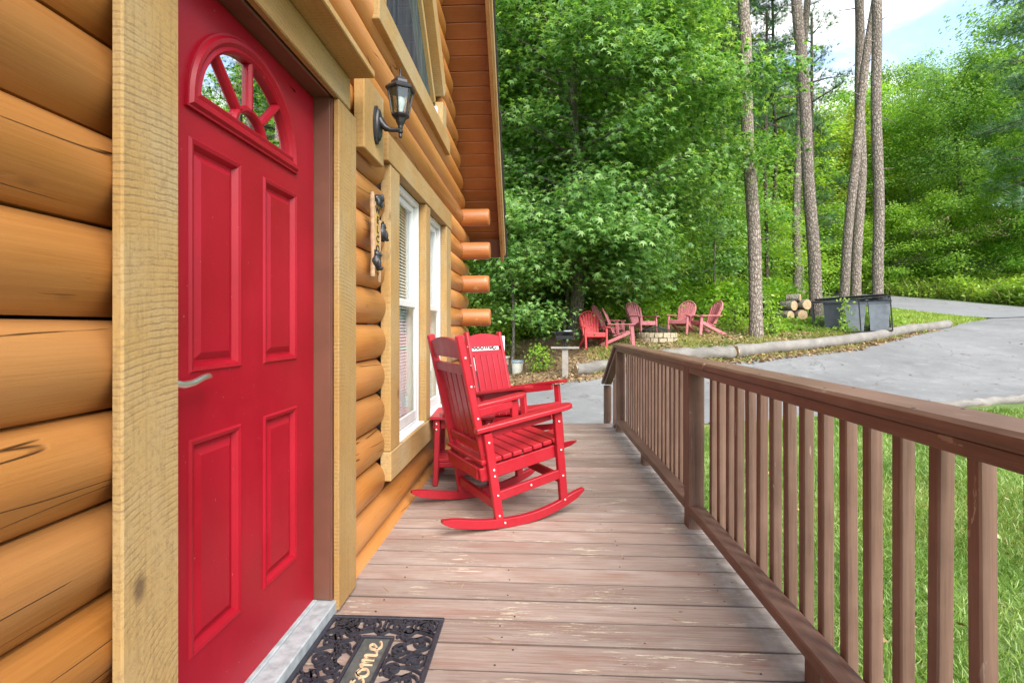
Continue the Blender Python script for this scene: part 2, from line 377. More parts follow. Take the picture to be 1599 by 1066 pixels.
class MB:
    def __init__(s): s.v = []; s.f = []
    def add(s, vs, fs):
        b = len(s.v); s.v += [tuple(x) for x in vs]; s.f += [tuple(i+b for i in q) for q in fs]; return s
    def box(s, c, size, bev=0.0, rot=None):
        hx, hy, hz = (x/2 for x in size); b = min(bev, hx*.9, hy*.9, hz*.9)
        vs, fs = [], []
        if b <= 0:
            vs = [(x, y, z) for x in (-hx, hx) for y in (-hy, hy) for z in (-hz, hz)]
            fs = [(0, 1, 3, 2), (4, 6, 7, 5), (0, 4, 5, 1), (2, 3, 7, 6), (0, 2, 6, 4), (1, 5, 7, 3)]
        else:
            idx = {}
            for sx in (-1, 1):
                for sy in (-1, 1):
                    for sz in (-1, 1):
                        for a in range(3):
                            p = [sx*(hx-b), sy*(hy-b), sz*(hz-b)]; p[a] = (sx*hx, sy*hy, sz*hz)[a]
                            idx[sx, sy, sz, a] = len(vs); vs.append(tuple(p))
            S = (-1, 1)
            for a in range(3):
                o = [i for i in range(3) if i != a]
                for sa in S:
                    q = []
                    for (p1, p2) in ((-1, -1), (1, -1), (1, 1), (-1, 1)):
                        k = [0, 0, 0]; k[a] = sa; k[o[0]] = p1; k[o[1]] = p2; q.append(idx[(*k, a)])
                    fs.append(tuple(q))
            for a in range(3):
                o = [i for i in range(3) if i != a]
                for s0 in S:
                    for s1 in S:
                        k = [0, 0, 0]; k[o[0]] = s0; k[o[1]] = s1
                        k1 = list(k); k1[a] = -1; k2 = list(k); k2[a] = 1
                        fs.append((idx[(*k1, o[0])], idx[(*k2, o[0])], idx[(*k2, o[1])], idx[(*k1, o[1])]))
            for sx in S:
                for sy in S:
                    for sz in S: fs.append(tuple(idx[sx, sy, sz, a] for a in range(3)))
        if rot is not None: vs = [rot @ Vector(v) for v in vs]
        return s.add([(v[0]+c[0], v[1]+c[1], v[2]+c[2]) for v in vs], fs)
    def bar(s, p, q, w, h, bev=0.003, up=(0, 0, 1)):
        p, q = Vector(p), Vector(q); d = (q-p); ln = d.length; d.normalize()
        u = Vector(up); x = d.cross(u)
        if x.length < 1e-4: x = d.cross(Vector((1, 0, 0)))
        x.normalize(); z = x.cross(d)
        m = Matrix((d, x, z)).transposed()
        return s.box((p+q)/2, (ln, w, h), bev, m)
    def ring(s, pts, closed_path=False, n=None):
        """pts: list of rings (equal length lists)"""
        k = len(pts[0]); b = []
        vs = [p for r in pts for p in r]; fs = []
        m = len(pts); rr = range(m if closed_path else m-1)
        for i in rr:
            for j in range(k):
                fs.append((i*k+j, i*k+(j+1) % k, ((i+1) % m)*k+(j+1) % k, ((i+1) % m)*k+j))
        if not closed_path: fs.append(tuple(range(k-1, -1, -1))); fs.append(tuple((m-1)*k+j for j in range(k)))
        return s.add(vs, fs)
    def tube(s, path, rad, n=8, closed=False):
        path = [Vector(p) for p in path]; m = len(path)
        if not hasattr(rad, '__len__'): rad = [rad]*m
        rings = []; ref = None
        for i, p in enumerate(path):
            a = path[(i-1) % m] if (closed or i > 0) else p; b = path[(i+1) % m] if (closed or i < m-1) else p
            t = (b-a).normalized()
            if ref is None:
                ref = t.cross(Vector((0, 0, 1)))
                if ref.length < 1e-3: ref = t.cross(Vector((1, 0, 0)))
            u = (ref - t*ref.dot(t)).normalized(); ref = u; w = t.cross(u)
            rings.append([p+(u*math.cos(2*math.pi*j/n)+w*math.sin(2*math.pi*j/n))*rad[i] for j in range(n)])
        return s.ring(rings, closed)
    def ribbon(s, path, w, h, closed=False):
        """flat-bottomed strip standing on z of the path, w wide, h high (path in the xy plane)"""
        path = [Vector(p) for p in path]; m = len(path); rings = []
        for i, p in enumerate(path):
            a = path[(i-1) % m] if (closed or i > 0) else p; b = path[(i+1) % m] if (closed or i < m-1) else p
            t = (b-a).normalized(); nn = Vector((-t.y, t.x, 0))
            ww = w[i] if hasattr(w, '__len__') else w
            rings.append([p-nn*ww/2, p+nn*ww/2, p+nn*ww*.36+Vector((0, 0, h)), p-nn*ww*.36+Vector((0, 0, h))])
        return s.ring(rings, closed)
    def lathe(s, prof, n=16, c=(0, 0, 0), ax='Z'):
        rings = []
        for r, z in prof:
            rr = []
            for j in range(n):
                a = 2*math.pi*j/n; x, y = r*math.cos(a), r*math.sin(a)
                p = {'Z': (x, y, z), 'X': (z, x, y), 'Y': (y, z, x)}[ax]
                rr.append((p[0]+c[0], p[1]+c[1], p[2]+c[2]))
            rings.append(rr)
        return s.ring(rings)
    def prism(s, poly, h0, h1, ax='Z', bev=0):
        """poly (a,b) extruded along ax from h0 to h1; for X: (y,z), Y: (x,z), Z: (x,y)"""
        def P(a, b, h): return {'Z': (a, b, h), 'X': (h, a, b), 'Y': (a, h, b)}[ax]
        return s.ring([[P(a, b, h0) for a, b in poly], [P(a, b, h1) for a, b in poly]])
    def ellipsoid(s, c, r, n=10, m=6, rot=None):
        vs = []; fs = []
        for i in range(1, m):
            th = math.pi*i/m
            for j in range(n):
                a = 2*math.pi*j/n; vs.append(Vector((r[0]*math.sin(th)*math.cos(a), r[1]*math.sin(th)*math.sin(a), r[2]*math.cos(th))))
        for i in range(m-2):
            for j in range(n): fs.append((i*n+j, i*n+(j+1) % n, (i+1)*n+(j+1) % n, (i+1)*n+j))
        t = len(vs); vs += [Vector((0, 0, r[2])), Vector((0, 0, -r[2]))]
        for j in range(n): fs.append((t, (j+1) % n, j)); fs.append((t+1, (m-2)*n+j, (m-2)*n+(j+1) % n))
        if rot is not None: vs = [rot @ v for v in vs]
        return s.add([v+Vector(c) for v in vs], fs)
    def mesh(s, name, mat=None, smooth=None, mats=None):
        me = bpy.data.meshes.new(name); me.from_pydata(s.v, [], s.f)
        bm = bmesh.new(); bm.from_mesh(me); bmesh.ops.recalc_face_normals(bm, faces=bm.faces)
        if smooth is not None:
            ca = math.cos(R(smooth))
            for f in bm.faces: f.smooth = True
            for e in bm.edges:
                if len(e.link_faces) == 2 and e.link_faces[0].normal.dot(e.link_faces[1].normal) < ca: e.smooth = False
        bm.to_mesh(me); bm.free()
        if mat: me.materials.append(M[mat] if isinstance(mat, str) else mat)
        return me
    def obj(s, name, mat, parent=None, smooth=None, world=False, loc=None, rot=None):
        o = link(name, s.mesh(name, mat, smooth), None if world else parent, loc, rot)
        if world and parent is not None: place_in_world(o, parent)
        return o

def np_mesh(name, verts, faces, mat, tint=None, smooth=False):
    """verts (N,3) array, faces (F,k) array"""
    me = bpy.data.meshes.new(name); n, (nf, k) = len(verts), faces.shape
    me.vertices.add(n); me.vertices.foreach_set('co', np.ascontiguousarray(verts, dtype=np.float32).ravel())
    me.loops.add(nf*k); me.loops.foreach_set('vertex_index', np.ascontiguousarray(faces, dtype=np.int32).ravel())
    me.polygons.add(nf); me.polygons.foreach_set('loop_start', np.arange(0, nf*k, k, dtype=np.int32))
    if smooth: me.polygons.foreach_set('use_smooth', np.ones(nf, dtype=bool))
    me.update(calc_edges=True)
    if tint is not None:
        a = me.attributes.new('tint', 'FLOAT', 'POINT'); a.data.foreach_set('value', np.ascontiguousarray(tint, dtype=np.float32))
    me.materials.append(M[mat]); return me

# ------------------------------------------------------------------ leaf clouds
STAR_V = []
for i in range(10):
    a = math.pi/2 + 2*math.pi*i/10; r = (1.0 if i % 2 == 0 else .34) * (1.0 if i != 5 else .15)
    if i in (4, 6): r = .80 if False else .36
    STAR_V.append((math.cos(a)*r*.5, .5+math.sin(a)*r*.55, -.10*(r > .5)))
STAR_V = []; STAR_F = []
for i, (aa, ll) in enumerate(((90, .62), (38, .56), (142, .56), (-8, .44), (188, .44))):
    ca, sa = math.cos(R(aa)), math.sin(R(aa)); k_ = len(STAR_V)
    STAR_V += [(-.02*ca+.125*sa, .38-.02*sa-.125*ca, .02), (-.02*ca-.125*sa, .38-.02*sa+.125*ca, .02), (ll*ca, .38+ll*sa, -.10-.04*(i > 2))]
    STAR_F.append((k_, k_+1, k_+2))
STAR_V = np.array(STAR_V); STAR_F = np.array(STAR_F)
QUAD_V = np.array([(0, 0, 0), (.27, .45, -.04), (0, 1, -.14), (-.27, .45, -.04)]); QUAD_F = np.array([(0, 1, 2, 3)])
BLADE_V = np.array([(-.5, 0, 0), (.5, 0, 0), (.30, .55, .06), (-.30, .55, .06), (0, 1, .30)])
def leaf_cloud(pos, size, nrm, tmpl, faces, rng, tint, spin=None):
    """copies of a leaf template at pos with normals nrm"""
    n = len(pos)
    nrm = nrm/np.linalg.norm(nrm, axis=1)[:, None]
    r = rng.normal(size=(n, 3)) if spin is None else spin
    t = r - nrm*(r*nrm).sum(1)[:, None]; t /= np.linalg.norm(t, axis=1)[:, None]+1e-9
    b = np.cross(t, nrm)
    V = tmpl[None, :, 0, None]*b[:, None, :] + tmpl[None, :, 1, None]*t[:, None, :] + tmpl[None, :, 2, None]*nrm[:, None, :]
    V = V*size[:, None, None] + pos[:, None, :]
    k = len(tmpl)
    F = (faces[None, :, :] + (np.arange(n)*k)[:, None, None]).reshape(-1, faces.shape[1])
    return V.reshape(-1, 3), F, np.repeat(tint, k)

# ------------------------------------------------------------------ terrain
CTRL = np.array([
 (.6, 8.4, -.365), (.4, 11.4, -.126), (.56, 12.0, -.02), (-.6, 14, -.05), (1.39, 13.9, .598), (2.36, 13.9, .66), (3.27, 14.6, .77), (4.25, 15.6, .94),
 (5.06, 15.5, .94), (1.55, 12.2, .18), (2.85, 12.4, .33), (5.0, 13, .45), (8.44, 14.4, .67), (12.5, 16.5, 1.09), (6.2, 15, .84), (9.07, 17.5, 1.36),
 (9.26, 15.8, .96), (10.8, 17, 1.25), (3.3, 8.3, -.372), (4.04, 8.4, -.343), (8.49, 9.5, -.18), (13.85, 15.5, .965), (17.4, 19.5, 1.45), (16.5, 20, 1.39),
 (17.04, 26, 2.03), (16.7, 31, 2.66), (20.55, 23, 1.73), (20.3, 31, 2.84), (19.2, 36, 3.56), (4.26, 22, 1.97), (14.7, 42, 4.4), (1.57, 11.8, -.03),
 (5.0, 12.6, .24), (8.36, 14, .53), (13.1, 16.8, 1.15), (6.45, 8.9, -.24), (1.1, 15.5, .86), (-4, 20, .9), (-10, 25, 1.2), (-4, 14, -.1), (-6, 9, -.4),
 (-3, 3, -.5), (1, 2, -.5), (4, 2, -.52), (3, 6, -.44), (8, 4, -.5), (15, 8, -.3), (1, 6.8, -.42), (-1, 7, -.42), (0, -10, -.8), (12, -8, -.7), (-12, -5, -.8),
 (0, 36, 4.2), (24, 48, 8.0), (-22, 42, 3.6), (44, 40, 8.5), (60, 75, 18), (0, 75, 15), (-60, 70, 11), (28, 30, 3.4), (27, 24, 2.5), (30, 10, .2), (50, 5, .5), (-40, 10, -.2), (-40, -30, -1), (50, -30, 0)])
def _tps(r): return np.where(r > 1e-9, r*r*np.log(np.maximum(r, 1e-9)), 0.0)
_P = CTRL[:, :2]/10; _n = len(_P)
_K = _tps(np.linalg.norm(_P[:, None]-_P[None], axis=2)) + np.eye(_n)*.004
_A = np.zeros((_n+3, _n+3)); _A[:_n, :_n] = _K; _A[:_n, _n] = 1; _A[:_n, _n+1:] = _P; _A[_n, :_n] = 1; _A[_n+1:, :_n] = _P.T
_W = np.linalg.solve(_A, np.concatenate([CTRL[:, 2], np.zeros(3)]))
def gz(x, y):
    x = np.atleast_1d(np.asarray(x, float)); y = np.atleast_1d(np.asarray(y, float)); sh = x.shape
    xc = np.clip(x.ravel(), -60, 60); yc = np.clip(y.ravel(), -30, 75)
    out = np.empty(len(xc))
    for i in range(0, len(xc), 20000):
        Q = np.stack([xc[i:i+20000], yc[i:i+20000]], 1)/10
        out[i:i+20000] = _tps(np.linalg.norm(Q[:, None]-_P[None], axis=2)) @ _W[:_n] + _W[_n] + Q @ _W[_n+1:]
    return out.reshape(sh)
def g1(x, y): return float(gz(x, y)[0])
def axis_lines(lo, hi, a, b, fine):
    mid = np.arange(a, b+fine/2, fine); out1 = []; s = fine; p = a
    while p > lo: s *= 1.25; p -= s; out1.append(max(p, lo))
    out2 = []; s = fine; p = b
    while p < hi: s *= 1.25; p += s; out2.append(min(p, hi))
    return np.array(out1[::-1]+list(mid)+out2)
gx = axis_lines(-400, 400, -8, 24, .3); gy = axis_lines(-300, 500, 0, 40, .3)
GX, GY = np.meshgrid(gx, gy); GZ = gz(GX, GY)
lawn_far = np.array([(-20, 6.6), (.9, 7.0), (1.6, 7.9), (3.3, 8.25), (4.0, 8.4), (6.45, 8.9), (8.5, 9.5), (14, 11), (40, 16)])
lawn_f = lambda x: np.interp(x, lawn_far[:, 0], lawn_far[:, 1])
verge_near = np.array([(-20, 11.0), (.4, 11.4), (1.57, 11.8), (5.0, 12.6), (8.36, 14.0), (13.1, 16.8), (16.6, 20.0), (17.0, 26.0)])
bumps = .03*np.sin(GX*2.3+GY*1.7)*np.sin(GX*1.1-GY*2.9)
dmask = np.clip((GY-lawn_f(GX)-.2)/.5, 0, 1)*np.clip((np.interp(GX, verge_near[:, 0], verge_near[:, 1])-GY-.2)/.5, 0, 1)
GZ = GZ + bumps*(1-dmask)*(np.abs(GX) < 30)*(GY < 24)
lawn = np.where(GY < lawn_f(GX), .95, np.where((GX > 6.5) & (GY > 15) & (GY < 40), .75, np.where((GY > 12) & (GY < 16.5) & (GX > 1.5), .5, .12)))
nx, ny = len(gx), len(gy)
ii = (np.arange(ny-1)[:, None]*nx+np.arange(nx-1)[None]).ravel()
gme = np_mesh('ground', np.stack([GX.ravel(), GY.ravel(), GZ.ravel()], 1), np.stack([ii, ii+1, ii+nx+1, ii+nx], 1), 'ground', smooth=True)
a_ = gme.attributes.new('lawn', 'FLOAT', 'POINT'); a_.data.foreach_set('value', lawn.ravel().astype(np.float32))
ground = link('ground', gme); tag(ground, kind='structure')

def strip(name, near, far, n, m, mat, lift, jitter=0.0):
    near, far = np.array(near, float), np.array(far, float)
    t = np.linspace(0, 1, n)
    def ev(P):
        d = np.linspace(0, 1, len(P)); return np.stack([np.interp(t, d, P[:, 0]), np.interp(t, d, P[:, 1])], 1)
    A, B = ev(near), ev(far)
    if jitter:
        r = np.random.default_rng(3); A[:, 1] += r.normal(size=n)*jitter; B[:, 1] += r.normal(size=n)*jitter
    s = np.linspace(0, 1, m)[None, :, None]
    P = A[:, None]*(1-s)+B[:, None]*s
    z = gz(P[..., 0], P[..., 1])+lift
    i0 = (np.arange(n-1)[:, None]*m+np.arange(m-1)[None]).ravel()
    me = np_mesh(name, np.concatenate([P.reshape(-1, 2), z.reshape(-1, 1)], 1), np.stack([i0, i0+m, i0+m+1, i0+1], 1), mat, smooth=True)
    return tag(link(name, me), kind='structure')
strip('driveway', [(-30, 6.4), (-4, 6.6), (.9, 7.0), (1.9, 8.0), (4.0, 8.4), (6.45, 8.9), (9.5, 9.9), (17, 12), (40, 17)],
      [(-30, 11.0), (-4, 11.1), (.5, 11.45), (2.6, 12.1), (5.0, 12.65), (8.36, 14.0), (13.1, 16.9), (16.9, 20.3), (40, 21.0)], 260, 34, 'asphalt', .022, .035)
strip('road', [(60, 17.5), (30, 18.2), (17.0, 20.1), (17.2, 26), (16.7, 31), (14.5, 36), (9, 41), (-20, 52)],
      [(60, 22), (32, 22.2), (22.0, 22.6), (21.5, 28), (19.8, 35), (16.5, 41), (10, 46), (-18, 57)], 200, 16, 'road', .045)
# ------------------------------------------------------------------ log cabin
cabin = thing('log_cabin', 'log cabin with round orange stained logs, red front door and steep eave', 'cabin', (-1.2, 2.0, 0.0))
CREST, JOINT, BACK, PITCH, Z0 = -.815, -.860, -.95, .182, 1.147
def log_mesh(y0, y1, zc, r_jit=0.0, roof=False):
    hz = PITCH/2-.0035; sag = CREST-JOINT; rad = (hz*hz+sag*sag)/(2*sag); cx = CREST-rad
    a0 = math.asin(min(1, hz/rad)); N = 12
    arc = [(cx+rad*math.cos(-a0+2*a0*i/N)+r_jit*math.cos(-a0+2*a0*i/N), rad*math.sin(-a0+2*a0*i/N)) for i in range(N+1)]
    prof = arc+[(BACK, hz), (BACK, -hz)]
    mb = MB(); L_ = (y1-y0)
    rings = []
    for y, sc in ((y0, .965), (y0+.012, 1.0), (y1-.012, 1.0), (y1, .965)):
        ring = []
        for x, z in prof:
            yy = y
            if roof:  # cut to the roof slope
                yy = min(y, ROOF_Y(zc+z)-.10)
            ring.append((BACK+(x-BACK)*(1-(1-sc)*2), yy-(y0+y1)/2, z*(sc if abs(x-BACK) > .001 else 1)))
        rings.append(ring)
    mb.ring(rings)
    return mb.mesh('log', 'log', smooth=40)
ROOF_Y = lambda z: 6.2-(z-2.02)/1.1
def add_log(y0, y1, zc, roof=False):
    j = random.uniform(-.004, .004)
    o = link('log', log_mesh(y0, y1, zc, j, roof), cabin)
    o.location = Vector((0, (y0+y1)/2, zc))-cabin.location
    return o
DOOR = (.945, 2.19, 2.188); WIN = (2.70, 4.58, .311, 2.15)
for k in range(-7, 26):
    zc = Z0+PITCH*(k+.5); zt, zb = zc+PITCH/2, zc-PITCH/2
    end = 5.98 if k % 2 else 5.55
    roof = False
    if ROOF_Y(zt) < end+.12: end = ROOF_Y(zb)-.10; roof = True
    cuts = []
    if zb < 2.10: cuts.append((1.04, 2.024))
    if zt > .33 and zb < 2.12: cuts.append((WIN[0]+.003, WIN[1]-.003))
    if zb > 2.63:
        # gable window: from its left end to the sloped trim
        ys = 4.36-(max(zb-2.98, 0))/1.1+.12
        cuts.append((2.52, ys))
    segs = []; y = max(-1.4, -1.3+(zt-2.02)/1.1)
    for a, b in sorted(cuts):
        if a > y: segs.append((y, a))
        y = max(y, b)
    if y < end-.05: segs.append((y, end))
    for i, (a, b) in enumerate(segs): add_log(a, b, zc, roof and abs(b-end) < 1e-6)
# crossing logs of the far corner
for k in (-7, -5, -3, -1, 0):
    pass
def round_log(y, z, x0, x1, r=.095):
    mb = MB(); n = 20
    prof = [(r*.86, 0), (r*.97, .010), (r, .022), (r, x1-x0-.022), (r*.97, x1-x0-.010), (r*.86, x1-x0)]
    mb.lathe(prof, n, (0, 0, 0), 'X')
    me = mb.mesh('log', 'logx', smooth=35)
    o = link('log', me, cabin); o.location = Vector((x0, y, z))-cabin.location; return o
t = NT('stained_log_crosswise'); v = t.co(scale=(1.1, 26, 26)); g = t.noise(v, 2.2, 6, .65, .3)
wear = t.ramp(t.noise(t.co(), 16, 5, .7), [(.62, 0), (.70, .6)])
M['logx'] = t.pbr(hsvvar(t, t.mix(wear, t.ramp(g, [(.25, (.27, .085, .020)), (.6, (.40, .140, .038)), (.8, (.48, .190, .060))]), (.55, .36, .20)), .15), .45, t.bump(g, .3, .003))
for k in range(-6, 8, 2):
    round_log(5.62, Z0+PITCH*(k+.5), -3.0, -.535+random.uniform(-.012, .012))

# hidden shell that closes the house off
shell = MB()
shell.box((-3.0, -1.35, 2.0), (4.0, .12, 5.2)); shell.box((-5.0, 2.2, 2.0), (.12, 7.2, 5.2))
shell.box((-3.0, 2.2, -.62), (4.1, 7.3, .1)); shell.box((-3.0, 5.62, .7), (4.0, .10, 2.9))
shell.obj('inner_wall', 'dark', cabin, world=True)

# trim boards
def board(name, mat, lo, hi, bev=.004, parent=None):
    mb = MB(); c = [(a+b)/2 for a, b in zip(lo, hi)]; s = [b-a for a, b in zip(lo, hi)]
    mb.box((0, 0, 0), s, bev)
    p = parent or cabin
    o = link(name, mb.mesh(name, mat), p); off = Vector((0, 0, 0)); q = p
    while q is not None: off += q.location; q = q.parent
    o.location = Vector(c)-off; return o
TF = -.79
board('trim_board', 'trim', (-.8135, .938, .0), (TF, 1.093, 2.034))
board('trim_board', 'trim', (-.8135, 1.997, .012), (TF, 2.192, 2.034))
lintel = board('trim_board', 'trim_h', (-.8135, .85, 2.036), (TF+.003, 2.115, 2.165))
board('door_hood', 'trim_h', (-.8135, .70, 2.168), (-.685, 2.12, 2.198))
# window trim
board('trim_board', 'trim', (-.845, 2.705, .468), (TF, 2.885, 1.998))
board('trim_board', 'trim', (-.845, 3.58, .468), (TF-.002, 3.72, 1.998))
board('trim_board', 'trim', (-.845, 4.37, .468), (TF, 4.58, 1.998))
board('trim_board', 'trim_h', (-.845, 2.65, 2.0), (TF+.004, 4.60, 2.15))
board('trim_board', 'trim_h', (-.845, 2.70, .311), (TF+.004, 4.60, .466))

# ---- door
DX = -.887
door = None
def half_ellipse(cy, cz, a, b, n=28, a0=0, a1=180):
    return [(cy-a*math.cos(R(a0+(a1-a0)*i/n)), cz+b*math.sin(R(a0+(a1-a0)*i/n))) for i in range(n+1)]
mb = MB()
Y0, Y1, ZB, ZT = 1.075, 1.985, .062, 2.032
panels = [(1.26, 1.488, 1.012, 1.616), (1.612, 1.840, 1.012, 1.616), (1.26, 1.488, .285, .845), (1.612, 1.840, .285, .845)]
fan = (1.243, 1.833, 1.70, 1.985); FC, FZ, FA, FB = 1.538, 1.712, .252, .232
rects = panels+[(1.243, 1.833, 1.712, 1.99)]
ys = sorted({Y0, Y1, *[r[0] for r in rects], *[r[1] for r in rects]}); zs = sorted({ZB, ZT, *[r[2] for r in rects], *[r[3] for r in rects]})
for i in range(len(ys)-1):
    for j in range(len(zs)-1):
        cy, cz = (ys[i]+ys[i+1])/2, (zs[j]+zs[j+1])/2
        if any(r[0] < cy < r[1] and r[2] < cz < r[3] for r in rects): continue
        mb.add([(DX, ys[i], zs[j]), (DX, ys[i+1], zs[j]), (DX, ys[i+1], zs[j+1]), (DX, ys[i], zs[j+1])], [(0, 1, 2, 3)])
def rect_ring(r, i): return [(r[0]+i, r[2]+i), (r[1]-i, r[2]+i), (r[1]-i, r[3]-i), (r[0]+i, r[3]-i)]
for r in panels:
    steps = [(0, 0), (.006, .006), (.016, .003), (.026, -.012), (.032, -.012), (.052, -.002), (.056, -.002)]
    rings = [[(DX+d, y, z) for y, z in rect_ring(r, i)] for i, d in steps]
    b = len(mb.v); vs_ = [p for q in rings for p in q]; fs_ = []
    for k in range(len(rings)-1):
        for j in range(4): fs_.append((k*4+j, k*4+(j+1) % 4, (k+1)*4+(j+1) % 4, (k+1)*4+j))
    fs_.append(tuple((len(rings)-1)*4+j for j in range(4)))
    mb.add(vs_, fs_)
# fill between the fanlight opening and its bounding rectangle
r = rects[-1]; el = half_ellipse(FC, FZ, FA, FB, 28)
def to_rect(y, z):
    dy, dz = y-FC, z-FZ; t_ = 1e9
    if abs(dy) > 1e-6: t_ = min(t_, ((r[1] if dy > 0 else r[0])-FC)/dy)
    if dz > 1e-6: t_ = min(t_, (r[3]-FZ)/dz)
    return FC+dy*t_, FZ+dz*t_
for i in range(28):
    a, b = el[i], el[i+1]; c, d = to_rect(*b), to_rect(*a)
    mb.add([(DX, *a), (DX, *b), (DX, *c), (DX, *d)], [(0, 1, 2, 3)])
    mb.add([(DX, *a), (DX, *b), (DX-.03, *b), (DX-.03, *a)], [(0, 1, 2, 3)])
for cy in (r[0], r[1]):
    e = to_rect(FC+(cy-FC), FZ+.24)
for q in (((Y0, ZB), (Y1, ZB)), ((Y1, ZB), (Y1, ZT)), ((Y1, ZT), (Y0, ZT)), ((Y0, ZT), (Y0, ZB))):
    (a, b), (c, d) = q; mb.add([(DX, a, b), (DX, c, d), (DX-.044, c, d), (DX-.044, a, b)], [(0, 1, 2, 3)])
me = bpy.data.meshes.new('door'); me.from_pydata(mb.v, [], mb.f)
bm = bmesh.new(); bm.from_mesh(me); bmesh.ops.remove_doubles(bm, verts=bm.verts, dist=.0003); bmesh.ops.recalc_face_normals(bm, faces=bm.faces); bm.to_mesh(me); bm.free()
me.materials.append(M['door']); door = link('door', me); place_in_world(door, cabin); door['label'] = 'red painted front door with four raised panels and a fan window'
for p_ in me.polygons:
    pass
# fan moulding (swept profile) and muntins
def sweep(path, prof, closed=True):
    """path of (y,z) points in the door plane, prof of (across, out)"""
    mb = MB(); m = len(path); rings = []
    for i in range(m):
        a, b = path[(i-1) % m], path[(i+1) % m]; p = path[i]
        ta = Vector((p[0]-a[0], p[1]-a[1])).normalized(); tb = Vector((b[0]-p[0], b[1]-p[1])).normalized()
        if not closed and i == 0: ta = tb
        if not closed and i == m-1: tb = ta
        na, nb = Vector((-ta.y, ta.x)), Vector((-tb.y, tb.x)); n = (na+nb)
        n = n/max(.25, n.length**2)*2 if n.length > .2 else na
        rings.append([(DX+o, p[0]+n.x*s_, p[1]+n.y*s_) for s_, o in prof])
    mb.ring(rings, closed); return mb
PROF = [(-.026, -.010), (-.026, .006), (-.018, .014), (-.008, .010), (.002, .018), (.013, .018), (.020, .010), (.026, .010), (.026, -.004), (.026, -.010)]
pth = half_ellipse(FC, FZ, FA+.016, FB+.016, 36)
sweep(pth, PROF).obj('fan_moulding', 'door', door, smooth=30, world=True)
MP = [(-.010, -.008), (-.010, .001), (-.004, .008), (.004, .008), (.010, .001), (.010, -.008)]
for ang in (47, 90, 133):
    a = R(ang); p0 = (FC-.085*math.cos(a), FZ+.080*math.sin(a)); p1 = (FC-(FA+.004)*math.cos(a), FZ+(FB+.004)*math.sin(a))
    sweep([p0, ((p0[0]+p1[0])/2, (p0[1]+p1[1])/2), p1], MP, False).obj('muntin', 'door', door, smooth=30, world=True)
sweep(half_ellipse(FC, FZ, .085, .080, 16), MP, False).obj('muntin', 'door', door, smooth=30, world=True)
def pane_poly(a0, a1):
    o = half_ellipse(FC, FZ, FA+.012, FB+.012, 10, a0, a1); i = half_ellipse(FC, FZ, .083, .078, 10, a0, a1)
    return o+i[::-1]
for a0, a1 in ((.5, 46.6), (47.4, 89.6), (90.4, 132.6), (133.4, 179.5)):
    MB().prism(pane_poly(a0, a1), DX-.012, DX-.008, 'X').obj('pane', 'mirrorglass', door, world=True)
MB().prism(half_ellipse(FC, FZ, .082, .077, 12), DX-.012, DX-.008, 'X').obj('pane', 'mirrorglass', door, world=True)
# lever handle
hd = MB(); hd.lathe([(.030, 0), (.031, .004), (.027, .009), (.011, .011), (.010, .034), (.012, .036)], 20, (DX, 1.135, 1.0), 'X')
hd.tube([(DX+.040, 1.125, 1.0), (DX+.044, 1.145, 1.001), (DX+.045, 1.18, .993), (DX+.045, 1.215, .995), (DX+.045, 1.25, 1.004), (DX+.043, 1.275, 1.006), (DX+.040, 1.287, 1.003)], [.008, .0095, .009, .0085, .008, .0075, .005], 10)
hd.obj('lever_handle', 'steel', door, smooth=50, world=True)
hd = MB(); hd.lathe([(.030, 0), (.031, .004), (.028, .012), (.020, .016), (.006, .016)], 20, (DX, 1.135, 1.14), 'X'); hd.obj('deadbolt', 'steel', door, smooth=50, world=True)
# jambs, weather strip, threshold
board('door_jamb', 'jamb', (-.96, 1.989, .055), (-.822, 2.018, 2.062))
board('door_jamb', 'jamb', (-.96, 1.045, .055), (-.822, 1.071, 2.062))
board('door_jamb', 'jamb', (-.96, 1.0735, 2.035), (-.822, 1.9865, 2.062))
board('weather_strip', 'black', (-.905, 1.9862, .06), (-.890, 1.9888, 2.03), 0)
board('weather_strip', 'jamb', (-.8215, 1.9895, .057), (-.8140, 1.9968, 2.034), 0)
board('threshold', 'alu', (-.93, 1.045, .004), (-.800, 2.06, .052), .004)
board('threshold_lip', 'alu', (-.905, 1.072, .0525), (-.872, 1.986, .0605), .003)

